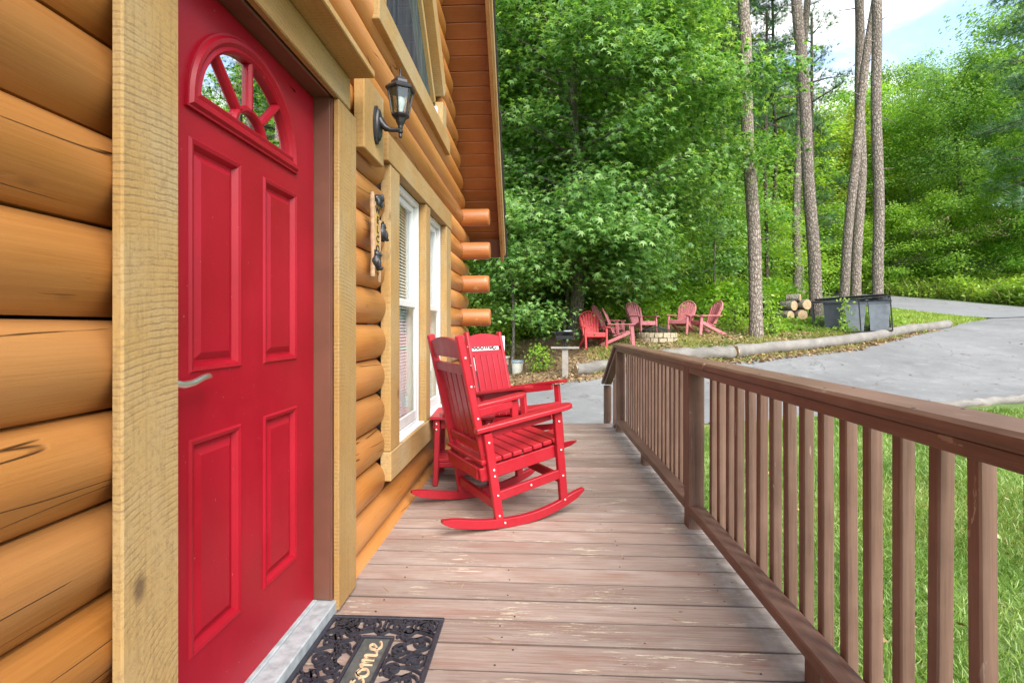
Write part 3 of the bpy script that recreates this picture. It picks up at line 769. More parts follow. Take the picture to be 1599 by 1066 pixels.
# ---- double-hung windows
def window(y0, y1, z0, z1, label):
    f = MB(); X = -.885
    def fr(x0, x1, a0, a1, b0, b1, w, wb=None):
        mbx = MB(); wb = wb or w
        for lo, hi in (((a0, b0), (a0+w, b1)), ((a1-w, b0), (a1, b1)), ((a0+w+.0005, b0), (a1-w-.0005, b0+wb)), ((a0+w+.0005, b1-w), (a1-w-.0005, b1))):
            mbx.box(((x0+x1)/2, (lo[0]+hi[0])/2, (lo[1]+hi[1])/2), (x1-x0, hi[0]-lo[0], hi[1]-lo[1]), .003)
        return mbx
    w = fr(-.935, -.842, y0+.001, y1-.001, z0+.001, z1-.001, .036, .03).obj('window', 'vinyl', cabin, world=True); w['label'] = label
    ym0, ym1 = y0+.038, y1-.038; zm = z0+(z1-z0)*.535
    s1 = fr(-.896, -.872, ym0, ym1, zm-.018, z1-.039, .040).obj('sash', 'vinyl', w, world=True)
    s2 = fr(-.866, -.846, ym0+.001, ym1-.001, z0+.034, zm+.018, .042, .065).obj('sash', 'vinyl', w, world=True)
    for xx, b0, b1 in ((-.884, zm+.02, z1-.077), (-.856, z0+.097, zm-.022)):
        MB().box((xx, (y0+y1)/2, (b0+b1)/2), (.004, ym1-ym0-.078, b1-b0)).obj('pane', 'glass', w, world=True)
    # blind: every slat is geometry, too fine to pick apart
    bl = MB(); z = z0+.06
    m = Matrix.Rotation(R(48), 3, 'Y')
    while z < z1-.06:
        bl.box((-.930, (y0+y1)/2, z), (.024, y1-y0-.05, .0012), 0, m); z += .021
    b = bl.obj('blind', 'blind', w, world=True); b['kind'] = 'stuff'
    MB().box((-.955, (y0+y1)/2, z1-.045), (.03, y1-y0-.05, .03), .002).obj('blind_rail', 'blind', w, world=True)
    # curtain folds at the far side
    for side, (a, c) in enumerate(((y1-.05, -.16), (y0+.05, .10))):
        cu = MB(); n = 24; ring0, ring1 = [], []
        pts = [(-.99+.012*math.sin(i*1.5), a+c*i/n) for i in range(n+1)]
        for i in range(n):
            (xa, ya), (xb, yb) = pts[i], pts[i+1]
            cu.add([(xa, ya, z0+.05), (xb, yb, z0+.05), (xb, yb, z1-.07), (xa, ya, z1-.07)], [(0, 1, 2, 3)])
        cu.obj('curtain', 'curtain', w, smooth=80, world=True)
    MB().box((-.845, (y0+y1)/2, z0-.0), (.085, y1-y0-.004, .014), .003).obj('sill', 'vinyl', w, world=True)
    return w
window(2.887, 3.578, .468, 1.998, 'wide double-hung window with white frame and half-open blind')
window(3.722, 4.368, .468, 1.998, 'narrow double-hung window with white frame behind the rocking chairs')

# ---- gable window under the eave (sloped top)
gw = [(2.42, 2.79), (4.18, 2.79), (4.18, 2.98), (2.42, 4.916)]
gp = MB().prism([(2.60, 2.77), (4.20, 2.77), (4.20, 2.99), (2.60, 4.73)], -.885, -.879, 'X').obj('gable_window', 'gableglass', cabin, world=True)
gp['label'] = 'dark sloped-top gable window under the eave'
MB().prism([(2.30, 2.76), (4.5, 2.76), (4.5, 3.0), (2.3, 5.1)], -.99, -.985, 'X').obj('backing', 'dark', gp, world=True)
board('trim_board', 'trim_h', (-.86, 2.50, 2.648), (TF+.004, 4.52, 2.790))
board('trim_board', 'trim', (-.86, 4.205, 2.792), (TF, 4.36, 2.985))
board('trim_board', 'trim', (-.86, 2.50, 2.792), (TF+.001, 2.635, 4.9))
board('frame_post', 'vinyl', (-.90, 4.155, 2.792), (-.83, 4.203, 2.93), parent=gp)
sl = Vector((0, -1, 1.1)).normalized()
def slope_board(name, mat, y, z, ln, w, x0, x1, parent=None):
    """board that follows the roof slope, (y, z) is its lower corner"""
    mb = MB(); nrm = Vector((0, 1.1, 1)).normalized()
    c = Vector(((x0+x1)/2, y, z))+sl*ln/2+nrm*w/2
    m = Matrix((Vector((1, 0, 0)), nrm, sl)).transposed()
    mb.box((0, 0, 0), (x1-x0, w, ln), .004, m)
    o = link(name, mb.mesh(name, mat), parent or cabin); p = parent or cabin; off = Vector((0, 0, 0))
    while p is not None: off += p.location; p = p.parent
    o.location = c-off; return o
slope_board('frame_rail', 'trim', 4.15, 2.955, 2.7, .045, -.90, -.845, gp)
slope_board('trim_board', 'fascia', 4.19, 2.99, 2.7, .075, -.90, -.862)
slope_board('trim_board', 'trim', 4.26, 3.05, 2.7, .15, -.875, TF)

# ---- eave: soffit boards, rake boards, shingles
roof = MB()
def roofpt(y, x, up=0.0):
    n = Vector((0, 1.1, 1)).normalized(); return Vector((x, y, 2.02+1.1*(6.2-y)))+n*up
def slab(y0, y1, x0, x1, u0, u1):
    mb = MB(); P = [roofpt(y, x, u) for u in (u0, u1) for y, x in ((y0, x0), (y1, x0), (y1, x1), (y0, x1))]
    mb.add(P, [(0, 1, 2, 3), (4, 7, 6, 5), (0, 4, 5, 1), (1, 5, 6, 2), (2, 6, 7, 3), (3, 7, 4, 0)]); return mb
rs = slab(2.40, 6.24, -5.2, -.415, .045, .085)
P_ = [(p[0], 4.80-p[1], p[2]) for p in rs.v]; rs.add(P_, [tuple(q) for q in rs.f[:6]])
roof_o = rs.obj('roof', 'shingle', cabin, world=True)
y = 6.18; i = 0
while y > 2.5:
    mb = MB(); ya = y-.0885
    P = []
    for u, e in ((.0, .0), (-.004, .004)): pass
    pts = [roofpt(yy, x, u) for u, ins in ((.03, 0), (.004, 0), (0, .004)) for yy, x in ((y-ins, -.90), (ya+ins, -.90), (ya+ins, -.46), (y-ins, -.46))]
    mb.ring([pts[0:4], pts[4:8], pts[8:12]])
    mb.obj('soffit_board', 'soffit', roof_o, world=True)
    y -= .0905; i += 1
slab(2.40, 6.235, -.459, -.425, -.105, .043).obj('rake_board', 'fascia', roof_o, world=True)
slab(2.40, 6.20, -.4245, -.405, -.055, .046).obj('rake_trim', 'trim', roof_o, world=True)
# drip edge with ragged shingle ends
sh = MB(); y = 6.28
while y > 2.5:
    o = random.uniform(-.008, .008); P = slab(y-.13, y, -.60, -.388+o, .088, .098+random.uniform(0, .004)); sh.add(P.v, P.f); y -= .131
sh.obj('shingle_edge', 'shingle', roof_o, world=True)
# closed lower end of the overhang
MB().prism([(6.02, 2.16), (6.19, 1.975), (6.225, 1.98), (6.06, 2.165)], -.88, -.4605, 'X').obj('eave_board', 'jamb', roof_o, world=True)

# ------------------------------------------------------------------ deck
deck = thing('deck', 'long narrow porch deck of worn reddish brown planks', 'deck', (0, 2.0, -.02))
def plank_mesh(ln, w, th=.034):
    mb = MB(); n = 6; b = .002
    prof = [(-w/2, -th), (-w/2, -b), (-w/2+b, 0), (w/2-b, 0), (w/2, -b), (w/2, -th)]
    mb.ring([[(-ln/2, y_, z_) for y_, z_ in prof], [(ln/2, y_, z_) for y_, z_ in prof]])
    return mb.mesh('plank', 'deck')
planks = [plank_mesh(1.80, 0.1385+d) for d in (0, .001, -.001, .002)]
y = 1.691-.148*13; k = 0
while y < 6.10:
    o = link('plank', planks[k % 4], deck); o.location = (.035+random.uniform(-.004, .004), y+.074-2.0, .02+random.uniform(-.0015, .0015)); o.rotation_euler = (random.uniform(-.006, .006), 0, random.uniform(-.0012, .0012))
    y += .148; k += 1
nl = MB(); yk = 1.691-.148*13
while yk < 6.10:
    for xn in (-.62, -.12, .38, .74):
        for dy in (.030, .115):
            if random.random() < .45: continue
            nl.lathe([(.0040, 0), (.0035, .0010), (.001, .0005)], 7, (xn+random.uniform(-.03, .03), yk+dy+random.uniform(-.008, .008), .0006))
    yk += .148
no = nl.obj('nail_heads', 'black', deck, world=True); no['kind'] = 'stuff'
board('rim_joist', 'rail_y', (.885, -.2, -.21), (.925, 6.10, -.036), parent=deck)
board('rim_joist', 'rail_x', (-.85, 6.06, -.21), (.884, 6.10, -.036), parent=deck)
for yy in (.3, 1.6, 3.0, 4.4, 5.7): board('joist', 'rail_x', (-.84, yy, -.22), (.884, yy+.04, -.037), parent=deck)
for yy in (.5, 3.1, 5.95):
    for xx in (-.6, .78): board('footing_post', 'rail_z', (xx, yy, -.75), (xx+.09, yy+.09, -.22), parent=deck)

# ------------------------------------------------------------------ railing
rail = thing('deck_railing', 'brown painted wooden railing with square balusters along the deck', 'railing', (.88, 3.0, 0))
RX0, RX1 = .835, .924
posts = [(.28, .369), (2.935, 3.024), (5.61, 5.699)]
pmesh = MB().box((0, 0, 0), (.089, .089, .9125+.25), .005).mesh('post', 'rail_z')
for a, b in posts:
    o = link('post', pmesh, rail); o.location = Vector((.8795, (a+b)/2, .9125/2-.125))-rail.location
for (a, b) in ((posts[0][1]+.001, posts[1][0]-.001), (posts[1][1]+.001, posts[2][0]-.001)):
    board('lower_rail', 'rail_y', (RX0+.001, a, .085), (RX1-.001, b, .131), .006, rail)
    board('upper_rail', 'rail_y', (RX0+.001, a, .874), (RX1-.001, b, .911), .004, rail)
    m = (a+b)/2
    board('support_block', 'rail_z', (RX0+.012, m-.045, .001), (RX1-.012, m+.045, .0845), .003, rail)
board('cap_board', 'rail_y', (.812, -.2, .9135), (.958, 2.60, .951), .009, rail)
board('cap_board', 'rail_y', (.810, 2.606, .9135), (.956, 5.76, .951), .009, rail)
nc = MB(); yk = .35
while yk < 5.7:
    for xn in (.835, .925): nc.lathe([(.005, 0), (.0045, .0012), (.001, .0006)], 7, (xn+random.uniform(-.006, .006), yk+random.uniform(-.03, .03), .9505))
    yk += .41
nco = nc.obj('nail_heads', 'black', rail, world=True); nco['kind'] = 'stuff'
bmesh_ = []
for q in range(3):
    mb = MB(); mb.box((0, 0, 0), (.037, .037, .832), .004); bmesh_.append(mb.mesh('baluster', 'rail_z'))
y = 2.885; ks = 0
blist = []
yy = 2.845
while yy > .3: blist.append(yy); yy -= .1215
yy = 3.11
while yy < 5.60: blist.append(yy); yy += .1215
for yy in blist:
    o = link('baluster', bmesh_[ks % 3], rail); ks += 1
    o.location = Vector((RX1+.0195, yy+random.uniform(-.006, .006), .079+.416))-rail.location
    o.rotation_euler = (random.uniform(-.010, .010), random.uniform(-.003, .003), random.uniform(-.03, .03))

# ------------------------------------------------------------------ stairs with their own rail
st = thing('deck_stairs', 'short brown steps with sloping handrail at the far end of the deck', 'steps', (.2, 6.3, -.42))
for i in range(2):
    z = -.14-.14*i; y0 = 6.105+.27*i
    board('tread', 'rail_x', (-.60, y0, z-.036), (.80, y0+.27, z), .004, st)
    board('riser', 'rail_x', (-.60, y0-.0, z+.001-.14-.036), (.80, y0+.02, z-.037), .002, st)
board('post', 'rail_z', (.835, 6.66, -.48), (.924, 6.749, .38), .005, st)
def sbar(name, mat, p, q, w, h):
    mb = MB(); p, q = Vector(p), Vector(q); c = (p+q)/2; mb.bar(p-c, q-c, w, h, .004)
    o = link(name, mb.mesh(name, mat), st); o.location = c-st.location; return o
sbar('handrail', 'rail_y', (.8795, 5.705, .925), (.8795, 6.80, .405), .135, .036)
sbar('upper_rail', 'rail_y', (.8795, 5.705, .868), (.8795, 6.655, .415), .088, .036)
sbar('lower_rail', 'rail_y', (.8795, 5.705, .10), (.8795, 6.655, -.352), .088, .040)
sbar('stringer', 'rail_y', (-.62, 6.11, -.12), (-.62, 6.75, -.42), .038, .16)
for k in range(7):
    yy = 5.80+.118*k; zt = .86-.476*(yy-5.70); zb = .085-.476*(yy-5.70)
    board('baluster', 'rail_z', (.926, yy, zb), (.962, yy+.036, zt), .003, st)
# ------------------------------------------------------------------ rocking chairs
def rocker(name, label, loc, ang):
    t = thing(name, label, 'rocking chair', loc, ang, 'red rocking chairs on the deck')
    W = .28
    def P(nm, mb, sm=None): return mb.obj(nm, 'chair', t, smooth=sm)
    def runner_z(x): return .20*(x-.02)**2/.43**1 * 1.35 if x < 0 else .62*(x-.02)**2
    for s in (-1, 1):
        mb = MB(); rings = []
        for i in range(19):
            x = -.47+.91*i/18
            zb = .36*(x+.02)**2 if x < -.02 else .56*(x+.02)**2
            h = .050 if 0 < i < 18 else .016
            if i in (1, 17): h = .044
            zc = zb+(0.014 if i in (0, 18) else 0)
            dz = .003 if 0 < i < 18 else .001
            rings.append([(x, s*W-.0175, zc+.002), (x, s*W-.0155, zc), (x, s*W+.0155, zc), (x, s*W+.0175, zc+.002), (x, s*W+.0175, zc+h-dz), (x, s*W+.0145, zc+h), (x, s*W-.0145, zc+h), (x, s*W-.0175, zc+h-dz)])
        mb.ring(rings); P('runner', mb, 30)
        P('front_leg', MB().bar((.300, s*W, .088), (.252, s*W, .624), .034, .050, .004, (1, 0, 0)))
        P('rear_leg', MB().bar((-.130, s*W, .045), (-.205, s*W, .540), .034, .050, .004, (1, 0, 0)))
        P('back_post', MB().bar((-.176, s*(W-.037), .27), (-.358, s*(W-.037), 1.085), .034, .046, .007, (1, 0, 0)))
        P('seat_rail', MB().bar((-.235, s*(W-.036), .302), (.285, s*(W-.036), .392), .034, .075, .004))
        P('side_stretcher', MB().bar((-.150, s*(W-.001), .178), (.285, s*(W-.001), .258), .028, .052, .003))
        # armrest: shaped board, rounded front
        mb = MB(); out = [(-.275, -.030), (-.275, .026), (.05, .042), (.22, .056), (.305, .052), (.338, .034), (.345, 0), (.335, -.034), (.30, -.050), (.18, -.050), (.0, -.036)]
        rr = []
        for dz, k in ((-.013, .92), (-.008, 1.0), (.008, 1.0), (.013, .92)):
            rr.append([(x, s*(W+.004)+s*y_*k, .604+.168*x+dz) for x, y_ in out])
        mb.ring(rr); P('armrest', mb)
        P('arm_apron', MB().bar((-.235, s*(W-.03), .525), (.225, s*(W-.03), .603), .022, .052, .003))
    # seat slats (lateral) following the seat tilt
    for i in range(8):
        x = -.205+.0665*i
        mb = MB(); z = .352+.173*(x+.16)+.016
        mb.box((0, 0, 0), (.060, 2*W-.014, .024), .004, Matrix.Rotation(-.172, 3, 'Y'))
        o = mb.obj('seat_slat', 'chair', t); o.location = (x, 0, z+.012+(.006*(abs(i-3.5)/3.5)**2))
    P('seat_apron', MB().bar((.298, -W+.018, .382), (.298, W-.018, .382), .024, .075, .004))
    P('seat_apron', MB().bar((-.232, -W+.055, .305), (-.232, W-.055, .305), .022, .07, .004))
    for (x0, z0, nm) in ((-.142, .128, 'stretcher'), (.288, .222, 'stretcher')):
        P(nm, MB().bar((x0, -W+.018, z0), (x0, W-.018, z0), .028, .052, .003))
    # back: lean direction
    def bk(z): return -.176-(.182/.815)*(z-.27)
    for i in range(5):
        y_ = (-2+i)*.0855
        P('back_slat', MB().bar((bk(.425)+.018, y_, .425), (bk(.885)+.018, y_, .885), .074, .016, .003, (1, 0, 0)))
    for z, h in ((.455, .055), (.893, .055)):
        P('back_rail', MB().bar((bk(z)-.002, -.228, z), (bk(z)-.002, .228, z), .022, h, .003, (-.22, 0, 1)))
    # headrest, arched
    mb = MB(); rr = []
    for dx in (-.011, .011):
        r_ = []
        for i in range(15):
            y_ = -.226+.452*i/14; z = 1.055+.030*(1-(y_/.226)**2)-.012; r_.append((bk(z)+dx, y_, z))
        r_ += [(bk(.955)+dx, .226, .955), (bk(.955)+dx, -.226, .955)]
        rr.append(r_)
    mb.ring(rr); P('headrest', mb)
    sm = MB().lathe([(.0065, 0), (.0065, .002), (.004, .0035)], 10, (0, 0, 0), 'Y').mesh('screw', 'screw')
    for s in (-1, 1):
        for (x, z, off) in ((.272, .40, .019), (.286, .245, .019), (-.145, .19, .019), (-.165, .30, .019), (-.170, .335, .019), (.258, .57, .019), (-.135, .075, .019), (.30, .10, .019), (-.20, .49, .019), (.07, .218, .015), (-.10, .030, .018)):
            o = link('screw', sm, t); o.location = (x, s*(W+off-.0005), z)
            if s < 0: o.rotation_euler = (0, 0, math.pi)
        for z in (.96, .80, .62, .42):
            o = link('screw', sm, t); o.location = (bk(z)+.004, s*(W-.037+.0175), z)
            if s < 0: o.rotation_euler = (0, 0, math.pi)
    return t
rocker('rocking_chair', 'red slatted rocking chair nearest the front door, seen from behind', (-.255, 3.20, .001), math.atan2(.507, .862))
rocker('rocking_chair', 'red slatted rocking chair turned towards the viewer beside the far log corner', (-.205, 4.49, .001), R(-31))

# ------------------------------------------------------------------ side table
tb = thing('side_table', 'small red slatted side table against the wall between the rocking chairs', 'table', (-.56, 3.86, .001), R(4))
for i in range(6): MB().box((0, -.19+.076*i, .483), (.46, .070, .024), .004).obj('top_slat', 'chair', tb)
for sx in (-1, 1):
    for sy in (-1, 1): MB().bar((sx*.195, sy*.19, .0), (sx*.180, sy*.175, .470), .036, .060, .004, (0, 1, 0)).obj('leg', 'chair', tb)
for sy in (-1, 1): MB().box((0, sy*.155, .435), (.32, .022, .07), .003).obj('apron', 'chair', tb)
for sx in (-1, 1): MB().box((sx*.205, 0, .435), (.022, .36, .07), .003).obj('apron', 'chair', tb)
for i in range(4): MB().box((0, -.115+.076*i, .165), (.40, .070, .022), .004).obj('shelf_slat', 'chair', tb)
for sy in (-1, 1): MB().box((0, sy*.15, .135), (.37, .022, .035), .003).obj('shelf_rail', 'chair', tb)
sm = MB().lathe([(.0065, 0), (.0065, .002), (.004, .0035)], 10, (0, 0, 0), 'Y').mesh('screw', 'screw')
for sx in (-1, 1):
    for z in (.44, .15, .40):
        o = link('screw', sm, tb); o.location = (sx*.186, -.210 if z > .3 else -.2085, z); o.rotation_euler = (0, 0, math.pi)

# ------------------------------------------------------------------ wall lantern and its mounting board
mount = MB().box((0, 0, 0), (.048, .285, .335), .004).obj('mounting_board', 'trim', None, loc=(-.789, 2.362, 2.085))
tag(mount, 'rough sawn square board on the logs behind the lantern', 'board')
ln = thing('wall_lantern', 'black hexagonal glass lantern on a curved arm beside the door', 'lantern', (-.765, 2.375, 2.08))
def LP(nm, mb, mat='lampblack', sm=35): return mb.obj(nm, mat, ln, smooth=sm)
# back plate: oval lozenge, stepped
mb = MB(); rings = []
for x, k in ((0, 1.0), (.010, 1.0), (.014, .86), (.022, .80), (.026, .66)):
    ring = []
    for i in range(20):
        a = 2*math.pi*i/20; yy, zz = math.cos(a)*.040*k, math.sin(a)*.082*k
        if abs(math.sin(a)) > .75: zz *= 1.10
        ring.append((x, yy, zz-.005))
    rings.append(ring)
mb.ring(rings); LP('back_plate', mb)
AX = .118
LP('arm', MB().tube([(.018, 0, .018), (.030, 0, .000), (.048, 0, -.018), (.070, 0, -.028), (.095, 0, -.030), (AX, 0, -.030)], [.022, .019, .014, .011, .010, .010], 12))
LP('finial', MB().lathe([(.004, -.068), (.008, -.064), (.009, -.055), (.006, -.048), (.012, -.042), (.013, -.034), (.009, -.028), (.012, -.018), (.010, -.008)], 14, (AX, 0, 0)))
def hexring(r, z, rot=30): return [(AX+r*math.cos(R(rot+60*i)), r*math.sin(R(rot+60*i)), z) for i in range(6)]
LP('base_cup', MB().ring([hexring(.012, -.012), hexring(.020, .004), hexring(.026, .022), hexring(.040, .030), hexring(.044, .036), hexring(.040, .042)]), sm=None)
zb, zt, rb, rt = .042, .152, .040, .058
for i in range(6):
    a, b = hexring(rb, zb)[i], hexring(rt, zt)[i]
    LP('cage_bar', MB().bar(a, b, .007, .007, .001), sm=None)
    a2, b2 = hexring(rb, zb)[(i+1) % 6], hexring(rt, zt)[(i+1) % 6]
    c = Vector((AX, 0, 0))
    q = [Vector(p) for p in (a, a2, b2, b)]; cc = sum(q, Vector())/4
    nrm = Vector((cc.x-AX, cc.y, 0)).normalized()
    q = [cc+(p-cc)*.95 for p in q]
    mb = MB(); mb.ring([[p-nrm*.002 for p in q], [p-nrm*.0005 for p in q]]); LP('pane', mb, 'lampglass', None)
LP('roof_cap', MB().ring([hexring(.058, .150), hexring(.070, .152), hexring(.072, .160), hexring(.060, .172), hexring(.045, .182), hexring(.042, .194), hexring(.034, .200), hexring(.026, .210), hexring(.012, .214)]), sm=None)
LP('top_finial', MB().lathe([(.008, .212), (.005, .220), (.0045, .240), (.0065, .246), (.0065, .250), (.002, .254)], 12, (AX, 0, 0)))
LP('bulb', MB().lathe([(.008, .044), (.012, .060), (.013, .066), (.019, .085), (.022, .100), (.018, .118), (.004, .126)], 14, (AX, 0, 0)), 'vinyl')

# ------------------------------------------------------------------ welcome plaque with three bear cubs
pl = thing('welcome_plaque', 'carved wooden welcome plaque with three black bear cubs on the logs', 'plaque', (-.805, 2.44, 1.56))
body = MB(); r_ = []
for k in range(9):
    z = -.165+.33*k/8; w0 = .042+.004*math.sin(k*1.7)
    r_.append([(0.012, -w0, z), (.026, -w0, z), (.030, -w0*.6, z), (.030, w0*.6, z), (.026, w0, z), (.012, w0, z)])
body.ring(r_); bo = body.obj('board', 'plaque', pl, smooth=30)
for y_, x_, rr, tl in ((-.058, .024, .011, .02), (.046, .022, .009, -.012), (.060, .016, .008, .02)):
    path = [(x_, y_+tl*math.sin(i*.6)*.3, -.20+.05*i+.01*math.sin(i+y_*90)) for i in range(9 if y_ < 0 else 7)]
    MB().tube(path, [rr*(1+.18*math.sin(i*2.1)) for i in range(len(path))], 10).obj('branch', 'twig', pl, smooth=60)
for i, ch in enumerate('WELCOME'):
    cu = bpy.data.curves.new('letter', 'FONT'); cu.body = ch; cu.size = .046; cu.extrude = .0015; cu.align_x = 'CENTER'
    tmp = bpy.data.objects.new('tmp', cu); col.objects.link(tmp)
    bpy.context.view_layer.update()
    dg = bpy.context.evaluated_depsgraph_get(); me = bpy.data.meshes.new_from_object(tmp.evaluated_get(dg)); bpy.data.objects.remove(tmp)
    me.materials.clear(); me.materials.append(M['ink'])
    o = link('letter', me, pl); o.location = (.0315, -.004, .115-.0455*i); o.rotation_euler = (R(90), 0, R(90)); o.scale = (1.35, 1.0, 1)
def bear(loc, rz, pose, label):
    mb = MB()
    if pose == 'sit':
        E_ = [((0, 0, 0), (.024, .024, .032)), ((.004, 0, .034), (.018, .018, .018)), ((.018, 0, .030), (.011, .009, .008)), ((-.004, .014, .052), (.006, .005, .006)), ((-.004, -.014, .052), (.006, .005, .006)),
              ((.014, .018, -.012), (.010, .009, .024)), ((.014, -.018, -.012), (.010, .009, .024)), ((.020, .014, -.032), (.014, .009, .009)), ((.020, -.014, -.032), (.014, .009, .009))]
    else:
        E_ = [((0, 0, 0), (.022, .034, .022)), ((.004, .036, .010), (.018, .018, .017)), ((.008, .052, .006), (.009, .011, .008)), ((-.004, .032, .027), (.006, .005, .006)), ((.014, .032, .027), (.006, .005, .006)),
              ((.012, .020, -.022), (.009, .009, .020)), ((-.010, .022, -.022), (.009, .009, .020)), ((.012, -.022, -.020), (.010, .010, .020)), ((-.010, -.022, -.020), (.010, .010, .020))]
    for c, r in E_: mb.ellipsoid(c, r, 12, 8)
    o = mb.obj('bear_figure', 'bearblack', pl, loc=loc, rot=(0, 0, rz))
    m = o.modifiers.new('join', 'REMESH'); m.mode = 'VOXEL'; m.voxel_size = .0035; m.use_smooth_shade = True
    o['label'] = label; return o
bear((.030, .0, .185), 0, 'walk', 'black bear cub climbing over the top of the plaque')
bear((.028, .070, .035), R(60), 'sit', 'black bear cub clinging to the side of the plaque')
bear((.036, -.045, -.120), R(20), 'sit', 'black bear cub sitting at the foot of the plaque')

# ------------------------------------------------------------------ door mat
mat_t = thing('door_mat', 'black rubber scrollwork door mat with tan welcome lettering', 'door mat', (-.582, 1.592, .002))
MW, ML, MH = .436, .756, .012      # local x across, y along the threshold
fr = MB()
for w, ins in ((.016, 0.0),):
    for c, s_ in (((0, ML/2-w/2, MH/2), (MW, w, MH)), ((0, -ML/2+w/2, MH/2), (MW, w, MH)), ((MW/2-w/2, 0, MH/2), (w, ML-2*w-.0004, MH)), ((-MW/2+w/2, 0, MH/2), (w, ML-2*w-.0004, MH))):
        fr.box(c, s_, .002)
fr.obj('border', 'rubber', mat_t)
PWX, PLY = .118, .50
pf = MB(); w = .010
for c, s_ in (((0, PLY/2-w/2, .007), (PWX, w, .0125)), ((0, -PLY/2+w/2, .007), (PWX, w, .0125)), ((PWX/2-w/2, 0, .007), (w, PLY-2*w-.0004, .0125)), ((-PWX/2+w/2, 0, .007), (w, PLY-2*w-.0004, .0125))): pf.box(c, s_, .002)
pf.obj('panel_frame', 'rubber', mat_t)
MB().box((0, 0, .0035), (PWX-.021, PLY-.021, .005), .001).obj('panel', 'matpanel', mat_t)
sc = MB()
def spiral(cx, cy, r0, turns, a0, sgn, tail=None, w=.0085):
    pts = []
    n = int(16*turns)+2
    for i in range(n):
        u = i/(n-1); r = r0*(.16+.84*u); a = a0+sgn*2*math.pi*turns*(u-1)
        pts.append((cx+r*math.cos(a), cy+r*math.sin(a), 0))
    if tail: pts.append((*tail, 0))
    pts = [(max(-MW/2+.020, min(MW/2-.020, q[0])), max(-ML/2+.020, min(ML/2-.020, q[1])), 0) for q in pts]
    pts = [q for i_, q in enumerate(pts) if i_ == 0 or (Vector(q)-Vector(pts[i_-1])).length > .001]
    sc.ribbon(pts, w, .0105)
    sc.lathe([(.007, 0), (.007, .0105), (.004, .0112)], 8, (pts[0][0], pts[0][1], 0))
def arc(p, q, bulge, w=.0085, n=12):
    p, q = (Vector((max(-MW/2+.012, min(MW/2-.012, e[0])), max(-ML/2+.012, min(ML/2-.012, e[1])), 0)) for e in (p, q)); d = q-p; nn = Vector((-d.y, d.x, 0))
    pts = [p+d*(i/n)+nn*bulge*math.sin(math.pi*i/n) for i in range(n+1)]
    sc.ribbon([Vector((max(-MW/2+.010, min(MW/2-.010, e.x)), max(-ML/2+.010, min(ML/2-.010, e.y)), 0)) for e in pts], w, .0105)
for sx in (-1, 1):
    # side bands: chain of S scrolls between panel and border
    xc = sx*(PWX/2+(MW/2-PWX/2)/2-.004)
    for k in range(-3, 4):
        yc = k*.100; s2 = 1 if k % 2 else -1
        spiral(xc+sx*.028, yc+.022, .040, 1.6, R(90 if s2 > 0 else -90)+(0 if sx > 0 else math.pi), s2*sx, (xc-sx*.02, yc+.075*s2))
        spiral(xc-sx*.034, yc-.020, .034, 1.5, R(-90 if s2 > 0 else 90)+(0 if sx > 0 else math.pi), s2*sx, (xc+sx*.035, yc-.062*s2))
        arc((xc-sx*.070, yc-.048), (xc+sx*.068, yc-.040), .25*s2)
        arc((xc+sx*.066, yc-.03), (xc+sx*.066, yc+.05), -.35*sx)
        arc((xc-sx*.066, yc-.02), (xc-sx*.030, yc+.045), .30*s2)
for sy in (-1, 1):
    yc = sy*(PLY/2+(ML/2-PLY/2)/2)
    for k in (-1.5, -.5, .5, 1.5):
        xk = k*.104; s2 = 1 if k > 0 else -1
        spiral(xk, yc+sy*.012, .042, 1.7, R(-90 if sy > 0 else 90), s2*sy, (xk+s2*.055, yc-sy*.045))
        arc((xk-.05, yc-sy*.045), (xk+.05, yc-sy*.045), .3*sy)
        arc((xk-.045, yc+sy*.045), (xk+.02, yc+sy*.048), -.3*sy)
    for k in (-1, 0, 1):
        spiral(k*.104, yc-sy*.030, .020, 1.3, R(90 if sy > 0 else -90), 1 if k >= 0 else -1, (k*.104, yc+sy*.046))
    arc((-.2, yc-sy*.05), (-.06, yc+sy*.05), .12*sy); arc((.2, yc-sy*.05), (.06, yc+sy*.05), -.12*sy)
sco = sc.obj('scrollwork', 'rubber', mat_t)
# cursive lettering, written along +y (read facing the door)
def catmull(P, n=6):
    out = []; P = [P[0]]+P+[P[-1]]
    for i in range(1, len(P)-2):
        p0, p1, p2, p3 = (np.array(p, float) for p in P[i-1:i+3])
        for k in range(n):
            t_ = k/n; out.append(.5*((2*p1)+(-p0+p2)*t_+(2*p0-5*p1+4*p2-p3)*t_*t_+(-p0+3*p1-3*p2+p3)*t_**3))
    out.append(np.array(P[-2], float)); return out
GL = {'W': ([(0, .95), (.12, 1.0), (.18, .5), (.26, .05), (.42, .6), (.46, .75), (.48, .4), (.58, .05), (.78, .55), (.84, .98), (.98, .85)], 1.0),
      'e': ([(0, .12), (.20, .25), (.36, .48), (.30, .62), (.14, .52), (.10, .22), (.22, .03), (.42, .08), (.52, .2)], .50),
      'l': ([(0, .12), (.20, .45), (.30, .90), (.22, 1.05), (.12, .8), (.10, .25), (.20, .03), (.38, .15)], .36),
      'c': ([(0, .2), (.30, .55), (.40, .50), (.26, .62), (.10, .42), (.12, .10), (.28, .02), (.46, .18)], .46),
      'o': ([(0, .3), (.24, .62), (.10, .45), (.10, .12), (.26, .02), (.42, .2), (.40, .5), (.24, .60), (.36, .48), (.56, .52)], .56),
      'm': ([(0, .45), (.08, .60), (.10, .03), (.14, .4), (.26, .62), (.32, .5), (.32, .05), (.36, .4), (.50, .62), (.56, .5), (.56, .08), (.68, .1), (.76, .2)], .76)}
lt = MB(); adv = 0.0; SC = .105
tot = sum(GL[c][1] for c in 'Welcome')*SC
